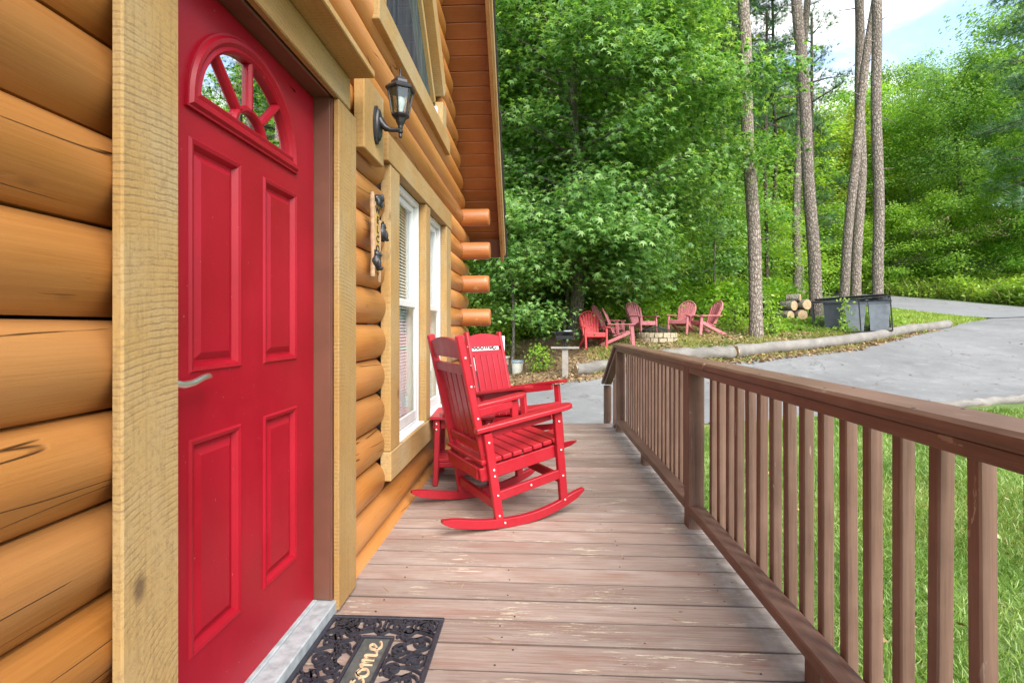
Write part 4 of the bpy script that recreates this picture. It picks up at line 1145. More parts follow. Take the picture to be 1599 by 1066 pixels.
for ch in 'Welcome':
    P, wdt = GL[ch]
    path = [(.030-p[1]*.068, -tot/2+adv+p[0]*SC, .006) for p in P]
    lt.ribbon([tuple(p) for p in catmull(path, 5)], .0085, .005); adv += wdt*SC
lt.obj('lettering', 'matletter', mat_t)

# ------------------------------------------------------------------ welcome board behind the far rocking chair
ws = thing('welcome_sign', 'white welcome board with black script leaning behind the far rocking chair', 'sign', (-.575, 5.30, .0), R(6))
ang = Matrix.Rotation(R(-4), 3, 'X')
MB().box((0, .03, .86), (.44, .022, .36), .003).obj('board', 'signwhite', ws)
MB().box((0, .028, .345), (.42, .030, .66), .003).obj('lower_board', 'charcoal', ws)
lt = MB(); adv = 0.0; SC = .092
tot = sum(GL[c][1] for c in 'Welcome')*SC
for ch in 'Welcome':
    P, wdt = GL[ch]
    path = catmull([(-.060-tot/2+adv+p[0]*SC, p[1]*.12) for p in P], 5)
    lt.tube([(p[0], .0185, .905+p[1]) for p in path], .006, 6); adv += wdt*SC
lt.obj('lettering', 'ink', ws)
# ------------------------------------------------------------------ things around the fire pit
def adirondack(label, x, y, face, mat, group='plastic lawn chairs round the fire pit', dz=0.0):
    t = thing('adirondack_chair', label, 'chair', (x, y, g1(x, y)-.015+dz), face, group)
    def P(nm, mb, sm=None): return mb.obj(nm, mat, t, smooth=sm)
    # back: seven fanned staves under an arched head, tied by two rails
    for i in range(7):
        k = i-3; top = .965-.016*k*k; w = .062
        b0 = Vector((-.12, k*.058, .30)); b1 = Vector((-.12-(top-.30)*.42, k*.078, top))
        mb = MB(); d = (b1-b0).normalized(); n = Vector((1, 0, .42)).normalized(); sd_ = Vector((0, 1, 0)); rr = []
        for u, ww in ((0, w), (.85, w), (.95, w*.86), (1.0, w*.45)):
            p = b0+(b1-b0)*u; cup = n*(-.012*abs(k)*abs(k)/3*-1)
            rr.append([p+sd_*ww/2+cup, p-sd_*ww/2+cup, p-sd_*ww/2-n*.02+cup, p+sd_*ww/2-n*.02+cup])
        mb.ring(rr); P('back_stave', mb)
    mb = MB(); pts = []
    for i in range(17):
        a = math.pi*i/16; yy = -.262*math.cos(a); zz = .74+.255*math.sin(a); pts.append((-.135-(zz-.30)*.42, yy, zz))
    mb.tube([(-.15, -.20, .33)]+pts+[(-.15, .20, .33)], .022, 6); P('back_frame', mb, 60)
    P('back_rail', MB().box((-.245, 0, .56), (.03, .50, .06), .008))
    for i in range(5):
        xx = -.10+.105*i; P('seat_slat', MB().box((xx, 0, .262+.036*i-.008*(i == 4)), (.098, .50, .026), .006, Matrix.Rotation(-.30, 3, 'Y')))
    for s in (-1, 1):
        P('front_leg', MB().bar((.375, s*.275, .0), (.335, s*.285, .545), .045, .085, .008, (1, 0, 0)))
        P('rear_leg', MB().bar((-.46, s*.250, .0), (.345, s*.255, .372), .035, .085, .008))
        mb = MB(); out = [(-.30, -.035), (-.30, .035), (.10, .062), (.30, .075), (.40, .06), (.425, 0), (.40, -.06), (.28, -.06), (.0, -.04)]
        mb.ring([[(a, s*.305+b, .548+dz_) for a, b in out] for dz_ in (0, .026)]); P('armrest', mb)
    P('front_apron', MB().box((.365, 0, .355), (.024, .50, .10), .006))
    return t
adirondack('bright red plastic lawn chair in front of the tree trunk', 1.42, 13.9, R(-80), 'brightred')
adirondack('faded red lawn chair seen from behind, beside the bright red one', 2.12, 13.95, R(-6), 'fadedred')
adirondack('faded pink lawn chair half hidden between the bright red chair and its neighbour', 1.92, 14.55, R(-25), 'fadedred')
adirondack('faded pink lawn chair facing the viewer just left of the fire pit', 2.95, 15.25, R(-62), 'fadedred')
adirondack('faded pink lawn chair turned left, just behind the fire pit on its right', 4.27, 15.6, R(-128), 'fadedred')
adirondack('rightmost faded pink lawn chair, seen from its side', 4.92, 15.45, R(-165), 'fadedred')

fp = thing('fire_pit', 'round stone block fire pit with a black grate among the lawn chairs', 'fire pit', (3.30, 14.7, g1(3.30, 14.7)-.08))
for c in range(2):
    nb = 15
    for i in range(nb):
        a0 = 2*math.pi*(i+.5*(c % 2))/nb+.015; a1 = a0+2*math.pi/nb-.05; ro = .56+random.uniform(-.012, .012); ri = .38
        z0_ = .135*c; z1_ = z0_+.125+random.uniform(-.006, .004); e = .012
        poly = [(ri*math.cos(a0), ri*math.sin(a0)), (ro*math.cos(a0), ro*math.sin(a0)), (ro*1.01*math.cos((a0+a1)/2), ro*1.01*math.sin((a0+a1)/2)), (ro*math.cos(a1), ro*math.sin(a1)), (ri*math.cos(a1), ri*math.sin(a1))]
        cx = sum(p[0] for p in poly)/5; cy = sum(p[1] for p in poly)/5
        sh_ = [(cx+(p[0]-cx)*.93, cy+(p[1]-cy)*.93) for p in poly]
        mb = MB(); mb.ring([[(*p, z0_) for p in sh_], [(*p, z0_+e) for p in poly], [(*p, z1_-e) for p in poly], [(*p, z1_) for p in sh_]])
        mb.obj('block', 'stone', fp)
MB().lathe([(.02, .05), (.37, .07), (.37, .10), (.20, .16), (.02, .18)], 16).obj('ash_bed', 'ash', fp)
gr = MB(); gr.tube([(.40*math.cos(2*math.pi*i/28), .40*math.sin(2*math.pi*i/28), .30) for i in range(28)], .016, 6, True)
for i in range(-5, 6):
    yy = i*.068; xx = math.sqrt(.40**2-yy*yy); gr.tube([(-xx, yy, .295+.05*math.cos(yy*3)), (0, yy, .305+.14*math.cos(yy*3.4)), (xx, yy, .295+.05*math.cos(yy*3))], .007, 5)
gr.obj('grate', 'black', fp, smooth=60)

# pedestal grill
gx0, gy0 = .60, 12.0; z = g1(gx0, gy0)
gl = thing('pedestal_grill', 'black box grill on a grey wooden post with a shelf', 'grill', (gx0, gy0, z-.05), R(-8))
MB().box((0, 0, .33), (.14, .14, .74), .01).obj('wooden_post', 'grey_wood', gl)
MB().box((0, 0, .725), (.64, .24, .045), .006).obj('shelf', 'grey_wood', gl)
MB().lathe([(.035, .74), (.035, .93)], 12).obj('steel_post', 'black', gl)
fb = MB()
for c, s_ in (((0, 0, .935), (.40, .34, .02)), ((0, .165, 1.02), (.40, .015, .17)), ((-.195, 0, 1.01), (.015, .315, .15)), ((.195, 0, 1.01), (.015, .315, .15)), ((0, -.165, .975), (.375, .015, .06))): fb.box(c, s_, .003)
fb.obj('firebox', 'black', gl)
g_ = MB()
for i in range(11): g_.tube([(-.185+.037*i, -.19, 1.085), (-.185+.037*i, .155, 1.085)], .006, 5)
g_.box((0, -.19, 1.085), (.42, .014, .014)); g_.box((0, .155, 1.085), (.40, .014, .014)); g_.tube([(-.21, -.19, 1.085), (-.30, -.21, 1.09)], .008, 6); g_.tube([(.21, -.19, 1.085), (.30, -.21, 1.09)], .008, 6)
g_.obj('cooking_grate', 'black', gl)
MB().box((.06, .05, 1.112), (.16, .12, .03), .006).obj('foil_tray', 'alu', gl)

# bucket
bx, by = -.57, 13.5; z = g1(bx, by)
bk_ = thing('bucket', 'white plastic bucket with a blue grey lid at the edge of the woods', 'bucket', (bx, by, z-.01))
MB().lathe([(.125, 0), (.132, .01), (.152, .31), (.160, .315), (.160, .335), (.150, .335)], 24).obj('pail', 'bucket', bk_, smooth=40)
MB().lathe([(.168, .300), (.170, .345), (.160, .362), (.10, .366), (.02, .366)], 24).obj('lid', 'bucketlid', bk_, smooth=40)
MB().tube([(.165*math.cos(a), .165*math.sin(a)*.4-.10*math.sin(a), .30-.07*math.sin(a)) for a in [math.pi*i/10 for i in range(11)]], .004, 6).obj('bail', 'steel', bk_)

# weathered box behind the rocking chairs
wx, wy = -1.15, 11.4; z = g1(wx, wy)
wb = thing('wooden_crate', 'dark weathered wooden crate behind the far rocking chair', 'crate', (wx, wy, z-.02), R(-4))
for i in range(5): MB().box((0, 0, .07+.145*i), (.86, .70, .138), .006).obj('board', 'grey_wood' if i == 4 else 'charcoal', wb)
MB().box((0, 0, .755), (.92, .76, .035), .006).obj('lid', 'grey_wood', wb)

# kerb logs along the driveway
def kerb_log(label, pts, r0, r1):
    pts = [Vector(p) for p in pts]; a = pts[0]
    t = thing('kerb_log', label, 'log', (a.x, a.y, g1(a.x, a.y)), 0, 'logs edging the driveway')
    path = []; n = 22
    for i in range(n+1):
        u = i/n*(len(pts)-1); j = min(int(u), len(pts)-2); p = pts[j].lerp(pts[j+1], u-j)
        path.append((p.x-a.x+.015*math.sin(i*1.3), p.y-a.y+.02*math.sin(i*.9), g1(p.x, p.y)+(r0+(r1-r0)*i/n)*.72-t.location.z))
    rad = [(r0+(r1-r0)*i/n)*(1+.05*math.sin(i*2.3)) for i in range(n+1)]
    tk = MB().tube(path, rad, 14); ph = random.random()*9
    tk.v = [(v_[0]+.014*math.sin(v_[0]*9+v_[2]*31+ph), v_[1]+.016*math.sin(v_[0]*7+v_[2]*23+ph), v_[2]+.016*math.sin(v_[0]*11+v_[1]*17+ph)) for v_ in tk.v]
    tk.obj('trunk', 'bark_old', t, smooth=60)
    d0 = (Vector(path[0])-Vector(path[1])).normalized(); d1 = (Vector(path[-1])-Vector(path[-2])).normalized()
    for p, d, r in ((path[0], d0, rad[0]), (path[-1], d1, rad[-1])):
        MB().tube([Vector(p)-d*.01, Vector(p)+d*.012], [r*.97, r*.93], 14).obj('sawn_end', 'sawn', t)
    return t
kerb_log('short weathered grey log beside the pedestal grill', [(.86, 12.02, 0), (2.5, 12.22, 0)], .155, .15)
kerb_log('weathered grey log between deck railing and long kerb log', [(2.72, 12.42, 0), (4.72, 12.92, 0)], .150, .165)
kerb_log('long weathered grey log in front of the trash enclosure', [(4.80, 12.95, 0), (8.5, 14.5, 0), (12.6, 16.6, 0)], .170, .135)
ed = kerb_log('pale half-buried timber edging the lawn along the driveway', [(6.1, 8.86, 0), (7.4, 9.22, 0), (8.7, 9.62, 0), (10.4, 10.15, 0)], .075, .085)
ed.location.z -= .02
stk = MB(); pp = [(3.9, 13.2), (4.6, 13.35), (5.2, 13.75), (5.7, 13.95), (6.1, 14.2)]
stk.tube([(x_, y_, g1(x_, y_)+.05+.03*math.sin(x_*5)) for x_, y_ in pp], [.022, .03, .028, .024, .014], 8)
so = stk.obj('fallen_branch', 'bark_old', None, smooth=60); tag(so, 'thin pale fallen branch on the grass behind the kerb log', 'branch')

# cut log rounds
def cut_round(label, x, y, zoff, ln_, r, rz, tilt=0.0, grp='cut log rounds'):
    t = thing('log_round', label, 'log', (x, y, g1(x, y)+zoff), rz, grp)
    mb = MB(); n = 16; rings = []
    for u, k in ((0, .96), (.03, 1.0), (.5, 1.02), (.97, 1.0), (1, .96)):
        rings.append([(r*k*(1+.05*math.sin(3*2*math.pi*j/n+x*7))*math.cos(2*math.pi*j/n), -ln_/2+ln_*u, r*k*math.sin(2*math.pi*j/n)+r) for j in range(n)])
    mb.ring(rings); o = mb.obj('bark', 'bark_grey', t, smooth=50); t.rotation_euler = (tilt, 0, rz)
    MB().lathe([(r*.92, 0), (r*.88, .006), (.01, .006)], 16, (0, ln_/2-.001, r), 'Y').obj('sawn_face', 'sawn', t)
    MB().lathe([(r*.92, 0), (r*.88, -.006), (.01, -.006)], 16, (0, -ln_/2+.001, r), 'Y').obj('sawn_face', 'sawn', t)
    return t
for lab, dx, dz, r, rz in (('lower left round of the cut log pile by the pine', -.34, 0, .19, .3), ('lower right round of the cut log pile by the pine', .10, 0, .21, .25), ('upper left round of the cut log pile by the pine', -.22, .36, .20, .35), ('upper right round of the cut log pile by the pine', .20, .40, .21, .15), ('topmost round of the cut log pile by the pine', -.06, .72, .15, .9)):
    cut_round(lab, 8.50+dx, 17.6+.1*dx+random.uniform(-.08, .08), dz*.86-.02, .46+random.uniform(-.06, .05), r*.86, rz+random.uniform(-.2, .2))
cut_round('small round lying left of the leftmost pine by the woods', 6.78, 19, -.02, .45, .15, .1, grp='small log rounds'); cut_round('small round lying right of its twin by the woods', 7.18, 19.05, -.02, .45, .15, .2, grp='small log rounds')

# trash enclosure and bins
ex, ey = 9.32, 15.9; z = g1(ex, ey)
en = thing('trash_enclosure', 'black metal mesh trash enclosure with an open lid beside the pines', 'enclosure', (ex, ey, z-.02), R(-30))
en.rotation_euler = (0, R(-3.5), R(-30))
EW, ED, EH = 1.92, .85, 1.02
def eb(nm, p, q, w=.032): MB().bar(p, q, w, w, .004).obj(nm, 'black', en)
for sx in (-1, 1):
    for sy in (-1, 1): eb('frame_post', (sx*EW/2, sy*ED/2, 0), (sx*EW/2-(sx > 0)*.06*0, sy*ED/2, EH))
    for zz in (.02, EH-.03): eb('frame_bar', (sx*EW/2, -ED/2+.024, zz), (sx*EW/2, ED/2-.024, zz))
eb('frame_post', (.22, -ED/2, .045), (.22, -ED/2, EH-.055))
for sy in (-1, 1):
    for zz in (.02, EH-.03): eb('frame_bar', (-EW/2+.024, sy*ED/2, zz), (EW/2-.024, sy*ED/2, zz))
for c, s_ in (((0, -ED/2+.002, EH/2), (EW-.05, .006, EH-.08)), ((0, ED/2, EH/2), (EW-.05, .006, EH-.08)), ((EW/2, 0, EH/2), (.006, ED-.05, EH-.08)), ((-EW/2, 0, EH/2), (.006, ED-.05, EH-.08))):
    MB().box(c, s_).obj('mesh_panel', 'screen', en)
MB().box((-.25, .1, EH+.045), (1.30, .85, .028), .006).obj('lid', 'black', en); MB().box((.60, 0, EH+.035), (.62, .86, .03), .006).obj('lid', 'black', en)
def bin_(label, lx, matb, ly=0.0, h=.86):
    c, s_ = math.cos(R(-30)), math.sin(R(-30))
    x, y = ex+lx*c-ly*s_, ey+lx*s_+ly*c
    t = thing('trash_bin', label, 'bin', (x, y, z+.02), R(-30), 'trash bins in the enclosure')
    mb = MB(); rr = []
    for zz, w, d in ((.0, .40, .42), (.02, .42, .44), (h-.05, .52, .56), (h-.04, .56, .60), (h, .56, .60)):
        rr.append([(-w/2, -d/2, zz), (w/2, -d/2, zz), (w/2, d/2, zz), (-w/2, d/2, zz)])
    mb.ring(rr); mb.obj('body', matb, t)
    mb = MB(); mb.ring([[(-.29, -.32, h+.002), (.29, -.32, h+.002), (.29, .31, h+.002), (-.29, .31, h+.002)], [(-.29, -.32, h-.10+.13), (.29, -.32, h-.10+.13), (.29, .31, h+.07), (-.29, .31, h+.07)], [(-.22, -.22, h+.085), (.22, -.22, h+.085), (.22, .22, h+.09), (-.22, .22, h+.09)]]); mb.obj('lid', 'bin_dark', t)
    for s2 in (-1, 1): MB().lathe([(.03, -.02), (.10, -.02), (.10, .02), (.03, .02)], 14, (s2*.22, .24, .10), 'X').obj('wheel', 'black', t, smooth=40)
    MB().tube([(-.2, .33, h-.02), (.2, .33, h-.02)], .016, 8).obj('handle', 'black', t)
bin_('dark trash bin at the left inside the mesh enclosure', -.46, 'bin_dark'); bin_('grey trash bin in the middle of the mesh enclosure', .06+.02, 'bin_grey'); bin_('grey trash bin at the right inside the mesh enclosure', .66, 'bin_grey')

# red marker post between the pines
rp = MB(); zz = g1(10.95, 19); rp.tube([(10.95, 19, zz-.1), (10.97, 19, zz+2.3)], .045, 8); rp.box((10.97, 18.97, zz+2.05), (.16, .06, .30), .01)
ro = rp.obj('marker_post', 'redpost', None); tag(ro, 'thin rusty red marker post between the pine trunks', 'post')
# overhead cables
for i, (lab, p, q) in enumerate((('upper overhead cable crossing the trees at the right', (13.5, 12.5, 7.2), (20.4, 30, 11.0)), ('lower overhead cable crossing the trees at the right', (13.6, 12.5, 6.6), (21.2, 30, 9.9)), ('lowest overhead cable crossing the trees at the right', (13.7, 12.5, 5.7), (21.6, 30, 8.9)))):
    p, q = Vector(p), Vector(q); d = (q-p)
    pts = [p+d*(-1+3*j/40)-Vector((0, 0, .5*math.sin(math.pi*j/40))) for j in range(41)]
    o = MB().tube(pts, .012, 5).obj('overhead_cable', 'cable', None); tag(o, lab, 'cable', 'overhead cables')
# ------------------------------------------------------------------ trees
UP = np.array([0, 0, 1.0])
def limb(mb, p, d, ln_, r, rg, n=5, droop=0.0):
    p = Vector(p); d = Vector(d).normalized(); path = [p.copy()]; rad = [r]
    for i in range(n):
        d = (d+Vector(rg.normal(size=3)*.13)+Vector((0, 0, -droop))).normalized(); p = p+d*ln_/n; path.append(p.copy()); rad.append(r*(1-.85*(i+1)/n))
    mb.tube(path, rad, 5); return path
def broadleaf(seed, Ht, Rc, z0, n_leaf, leaf_size, tmpl='quad', rb=.2, droop=.02, limbs=26, mat='leaf_a', bark='bark_dark', shape='oval', sig=(.50, .26), trunks=1):
    rg = np.random.default_rng(seed); mb = MB(); cl = []
    lean = rg.normal(size=2)*.03*Ht
    def axis(h): return Vector((lean[0]*(h/Ht)**2+.12*math.sin(h*.8+seed), lean[1]*(h/Ht)**2+.12*math.cos(h*.7+seed), h))
    hs = np.linspace(0, Ht*.94, 14)
    mb.tube([axis(h)-Vector((0, 0, .3*(h == 0))) for h in hs], [max(.02, rb*(1.25 if i == 0 else 1)*(1-.93*h/Ht)) for i, h in enumerate(hs)], 10)
    def prof(u):
        if shape == 'oval': return math.sqrt(max(.03, 1-((u-.48)/.54)**2))
        if shape == 'cone': return max(.12, (1-u)**.75*1.0)*(1 if u > .08 else .8)
        return math.sqrt(max(.04, 1-((u-.35)/.68)**2))
    for i in range(limbs):
        u = (i+rg.random()*.8)/limbs; h = z0+(Ht-z0)*u
        a = i*2.399+rg.normal()*.3; rr = Rc*prof(u)*(.75+.4*rg.random())
        el = .15+.55*u+rg.normal()*.12
        d = Vector((math.cos(a)*math.cos(el), math.sin(a)*math.cos(el), math.sin(el)))
        st_ = axis(max(z0*.8, h-rr*math.tan(el)*.5)); path = limb(mb, st_, d, rr/math.cos(el)*.98, max(.015, rb*.38*(1-.7*u)), rg, 6, droop)
        for j in range(2, len(path)): cl.append((path[j], .6+.5*(j/len(path))))
        for k in range(3):
            j = 2+int(rg.integers(0, 4)); a2 = a+rg.choice([-1, 1])*(.5+.6*rg.random())
            d2 = Vector((math.cos(a2), math.sin(a2), .15+.2*rg.normal()))
            p2 = limb(mb, path[j], d2, rr*(.30+.25*rg.random()), .012+.01*rb, rg, 3, droop)
            cl += [(p2[2], .85), (p2[3], 1.0)]
    cen = np.array([tuple(c[0]) for c in cl]); wt_ = np.array([c[1] for c in cl]); wt_ = wt_*(.25+rg.random(len(cl))**1.5*1.5); wt_ /= wt_.sum()
    idx = rg.choice(len(cl), n_leaf, p=wt_); s_h, s_v = sig
    off = rg.normal(size=(n_leaf, 3))*np.array([s_h, s_h, s_v]); pos = cen[idx]+off
    pos[:, 2] -= .22*(off[:, 0]**2+off[:, 1]**2)
    outw = pos-np.array([lean[0]*.5, lean[1]*.5, 0]); outw[:, 2] = 0; outw /= np.linalg.norm(outw, axis=1)[:, None]+1e-6
    nrm = UP*.9+outw*.45+rg.normal(size=(n_leaf, 3))*.42
    spin = outw*.8+rg.normal(size=(n_leaf, 3))*.6-UP*.35
    ctint = rg.random(len(cl))
    tint = np.clip(.25+.35*ctint[idx]+.30*rg.normal(size=n_leaf)+.15*(pos[:, 2]-z0)/(Ht-z0), 0, 1)
    size = leaf_size*(.65+.6*rg.random(n_leaf))
    T, F = (STAR_V, STAR_F) if tmpl == 'star' else (QUAD_V, QUAD_F)
    V, F, tt = leaf_cloud(pos, size, nrm, T, F, rg, tint, spin)
    return mb.mesh('trunk', bark, smooth=60), np_mesh('crown', V, F, mat, tt)
TUFT_V = []; TUFT_F = []
for i in range(11):
    a = 2.4*i; b = .25+.6*((i*37) % 11)/11
    d = Vector((math.sin(b)*math.cos(a), math.cos(b), math.sin(b)*math.sin(a))); s_ = d.cross(Vector((.3, .2, .9))).normalized()*.022
    k = len(TUFT_V); TUFT_V += [tuple(-s_), tuple(s_), tuple(d)]; TUFT_F.append((k, k+1, k+2))
TUFT_V = np.array(TUFT_V); TUFT_F = np.array(TUFT_F)
def pine(seed, path, rb, rt, crown_z, Ht, Rc, n_tuft, size=.30, stubs=6, mat='needle', bark='bark_pine', limbs=22):
    """path: (x,y,z) offsets from the base the trunk passes through"""
    rg = np.random.default_rng(seed); mb = MB()
    P = [Vector(p) for p in path]; top = P[-1]+(P[-1]-P[-2]).normalized()*max(.1, (Ht-P[-1].z))
    if Ht > P[-1].z+.2: P.append(top)
    zz = np.linspace(-.3, P[-1].z, 26); zs_ = [p.z for p in P]
    def axis(z): return Vector((np.interp(z, zs_, [p.x for p in P])+.03*math.sin(z*1.1+seed), np.interp(z, zs_, [p.y for p in P]), z))
    rad = [rb*(1.18 if z < .15 else 1)+(rt-rb)*max(0, z)/P[-1].z for z in zz]
    mb.tube([axis(z) for z in zz], rad, 14)
    for i in range(stubs):
        z = 2.5+rg.random()*(crown_z-2.5); a = rg.random()*6.28; limb(mb, axis(z), (math.cos(a), math.sin(a), .2), .25+.7*rg.random(), .025, rg, 4, .05)
    pos, dr = [], []
    for i in range(limbs):
        u = (i+rg.random())/limbs; z = crown_z+(Ht-crown_z)*u; a = i*2.399; ln_ = Rc*(1-.65*u)*(.6+.5*rg.random())
        pth_ = limb(mb, axis(z), (math.cos(a), math.sin(a), .12+.4*u), ln_, .05*(1-.6*u)+.01, rg, 6, .02)
        for j in range(2, 7):
            for k in range(2):
                a2 = a+rg.normal()*.9; tw = limb(mb, pth_[j], (math.cos(a2), math.sin(a2), .25), .25+.45*rg.random(), .010, rg, 2)
                for q in tw[1:]: pos.append(tuple(q)); dr.append((math.cos(a2), math.sin(a2), .45))
    pos = np.array(pos); dr = np.array(dr); idx = rg.integers(0, len(pos), n_tuft)
    pp_ = pos[idx]+rg.normal(size=(n_tuft, 3))*.16; sp = dr[idx]+rg.normal(size=(n_tuft, 3))*.5
    V, F, tt = leaf_cloud(pp_, size*(.7+.5*rg.random(n_tuft)), rg.normal(size=(n_tuft, 3)), TUFT_V, TUFT_F, rg, np.clip(.45+.28*rg.normal(size=n_tuft), 0, 1), sp)
    return mb.mesh('trunk', bark, smooth=60), np_mesh('crown', V, F, mat, tt)
def put_tree(name, label, x, y, meshes, rz=0.0, sc=1.0, group=None, cat='tree', sink=.05):
    t = thing(name, label, cat, (x, y, g1(x, y)-sink), rz, group)
    t.scale = (sc, sc, sc) if not hasattr(sc, '__len__') else sc
    link('trunk', meshes[0], t); link('crown', meshes[1], t); return t

# the pines that stand free in front of the woods
FG = 'tall bare-trunked pines in the clearing'
def fp_tree(label, base, pts, rb, rt, seed, cz, Ht, Rc=3.0, nt=1500):
    z = g1(*base); path = [(0, 0, 0)]+[(p[0]-base[0], 0.0, p[2]-z) for p in pts]
    t = thing('pine_tree', label, 'tree', (base[0], base[1], z), 0, FG)
    a, b = pine(seed, path, rb, rt, cz, Ht, Rc, nt); link('trunk', a, t); link('crown', b, t); return t
fp_tree('tall bare pine trunk leaning slightly left, leftmost of the clearing pines', (6.198, 15), [(5.789, 15, 10.44)], .185, .115, 11, 12.8, 19)
fp_tree('tall bare pine trunk just right of the cut log pile', (9.13, 17.5), [(8.862, 17.5, 6.645), (8.512, 17.5, 11.94)], .200, .125, 12, 13.2, 20, 3.0)
fp_tree('slender pine trunk behind the cut log pile', (10.15, 21), [(10.239, 21, 8.389), (10.585, 21, 14.09)], .15, .10, 13, 13.5, 20)
fp_tree('pine trunk leaning right across its neighbour behind the trash enclosure', (10.50, 18.5), [(11.031, 18.5, 7.976), (11.611, 18.5, 12.47)], .155, .10, 14, 13.5, 20)
fp_tree('upright pine trunk behind the trash enclosure, crossed by the leaning one', (11.54, 19.5), [(11.764, 19.5, 7.289), (11.673, 19.5, 13.1)], .175, .125, 15, 13.8, 20)
fp_tree('straight pine trunk at the right end of the trash enclosure', (10.80, 17), [(10.709, 17, 11.548)], .160, .120, 16, 13.0, 20)
pn = pine(21, [(0, 0, 0), (1.05, 0, 10.5)], .19, .10, 6.5, 18, 3.6, 3000, .34, limbs=34)
put_tree('pine_tree', 'dark pine leaning right behind the clearing, left of the bare trunks', 7.62, 24, pn, 0, 1.0, 'pines in the woods')
pn2 = pine(22, [(0, 0, 0), (.2, 0, 9)], .17, .08, 3.5, 16, 3.0, 3600, .36, limbs=40)
put_tree('pine_tree', 'bushy pine reaching into the upper right corner', 25.6, 27.0, pn2, 1.0, 1.25, 'pines in the woods')
put_tree('pine_tree', 'soft green pine right behind the trash enclosure', 15.6, 31.5, pn2, 2.2, .85, 'pines in the woods')
put_tree('pine_tree', 'young bushy pine left of the leftmost bare trunk', 9.6, 27, pn2, 4.0, .92, 'pines in the woods')

# the sweet gum with star leaves
gum = broadleaf(31, 14.5, 4.2, 1.7, 118000, .21, 'star', .22, .085, 96, 'leaf_gum', 'bark_grey', 'oval', (.44, .22))
put_tree('sweetgum_tree', 'big tree with star shaped leaves and drooping boughs above the lawn chairs', 1.148, 15.5, gum, .4)
sap = broadleaf(32, 5.2, 1.5, 1.6, 4500, .15, 'star', .05, .03, 18, 'leaf_gum', 'bark_grey', 'wide', (.30, .16))
for lab, x, y, r_, s_ in (('thin pale sapling between the bucket and the cabin', -.80, 13.7, 0, .95), ('slim second stem beside the star leaved tree', .82, 15.9, 1.0, 1.15), ('thin sapling behind the lawn chairs, near the fire pit', 3.3, 18.6, 2.0, 1.2),
                          ('thin sapling at the woods edge right of the lawn chairs', 6.2, 18.2, 3.0, 1.05), ('thin pale stem behind the leftmost pine', 7.9, 21.5, 4.0, 1.25)):
    put_tree('sapling', lab, x, y, sap, r_, s_, 'saplings at the edge of the woods')

# broadleaf trees behind
A = broadleaf(41, 16.5, 5.2, 2.2, 44000, .23, 'quad', .24, .02, 40, 'leaf_b', 'bark_dark', 'oval', (.62, .30))
B = broadleaf(42, 14.0, 4.0, 1.6, 38000, .20, 'quad', .18, .03, 38, 'leaf_a', 'bark_dark', 'wide', (.50, .24))
C = broadleaf(43, 12.0, 3.4, 2.2, 22000, .21, 'quad', .14, .02, 30, 'leaf_y', 'bark_dark', 'oval', (.46, .24))
D = broadleaf(44, 6.0, 2.3, .5, 14000, .17, 'quad', .08, .03, 26, 'leaf_u', 'bark_dark', 'wide', (.36, .18))
E_ = broadleaf(45, 13.0, 3.2, 3.2, 20000, .20, 'quad', .13, .02, 30, 'leaf_u', 'bark_dark', 'oval', (.46, .20))
WG = 'broadleaf trees of the woods'
for lab, x, y, m, r_, s_ in (
    ('large dark green maple across the road at the right', 28.1, 36, A, 0, .84),
    ('dark green tree filling the right edge across the road', 33.8, 34.0, A, 2.0, 1.12),
    ('tall dark tree rising behind the large maple', 31.5, 46, A, 4.0, .92),
    ('tall light green tree between the pines and the large maple', 24.0, 41, B, 1.0, .98),
    ('yellow green tree behind the pine trunks', 20.2, 39, C, 0, 1.05),
    ('bright green tree just left of the cut log pile, deep in the woods', 13.2, 32, E_, 2.2, 1.0),
    ('leafy tree behind the dark leaning pine', 10.8, 31, E_, 3.5, 1.0),
    ('tall dark tree behind the right side of the star leaved tree', 6.4, 25.5, E_, 1.2, 1.1),
    ('tall tree standing right behind the star leaved tree', 3.4, 26, B, 4.4, 1.2),
    ('tree behind the left side of the star leaved tree', .1, 22, A, 2.7, .85),
    ('tree at the far corner of the cabin eave', -2.2, 19.5, B, .6, 1.05),
    ('tree half hidden by the cabin corner', -4.6, 20.5, A, 5.0, .85),
    ('bright leafy tree overhanging the road at the right edge', 27.4, 29.5, B, 5.2, .66),
    ('tall tree left of the yellow green one, behind the slender pine', 16.8, 37, A, 3.3, .78),
    ('tall tree at the left behind the crown of the star leaved tree', -1.5, 28, A, 1.9, 1.1),
    ('tall light tree behind the leaning pine at the left of the clearing', 7.9, 35, B, .9, 1.25)):
    put_tree('broadleaf_tree', lab, x, y, m, r_, s_, WG)
for lab, x, y, r_, s_ in (('small bushy tree at the woods edge behind the bucket', -2.0, 16.6, 0, .75), ('small bushy tree behind the fire pit', 3.9, 19.6, 1.0, .72), ('small bushy tree behind the rightmost lawn chair', 6.1, 20.8, 2.0, .8),
                          ('small bushy tree between the leftmost pine and the log pile', 8.6, 22.4, 3.0, .85), ('low bushy tree across the road behind the trash enclosure', 19.0, 31.2+3, 4.0, .95), ('low bushy tree across the road right of the pines', 24.6, 32.2, 5.0, .95),
                          ('low bushy tree at the foot of the large maple', 28.0, 31.2, .5, .8), ('small bushy tree beside the star leaved trunk', -.2, 17.4, 1.5, .62), ('low bushy tree between the pines behind the road', 16.2, 34.5, 2.5, 1.1), ('low bushy tree left of the slender pine', 11.3, 25.5, 3.3, .8), ('low bushy tree in the gap just right of the straight bare pine', 22.0, 33.6, 1.1, .85)):
    put_tree('small_tree', lab, x, y, D, r_, s_, 'small understorey trees')

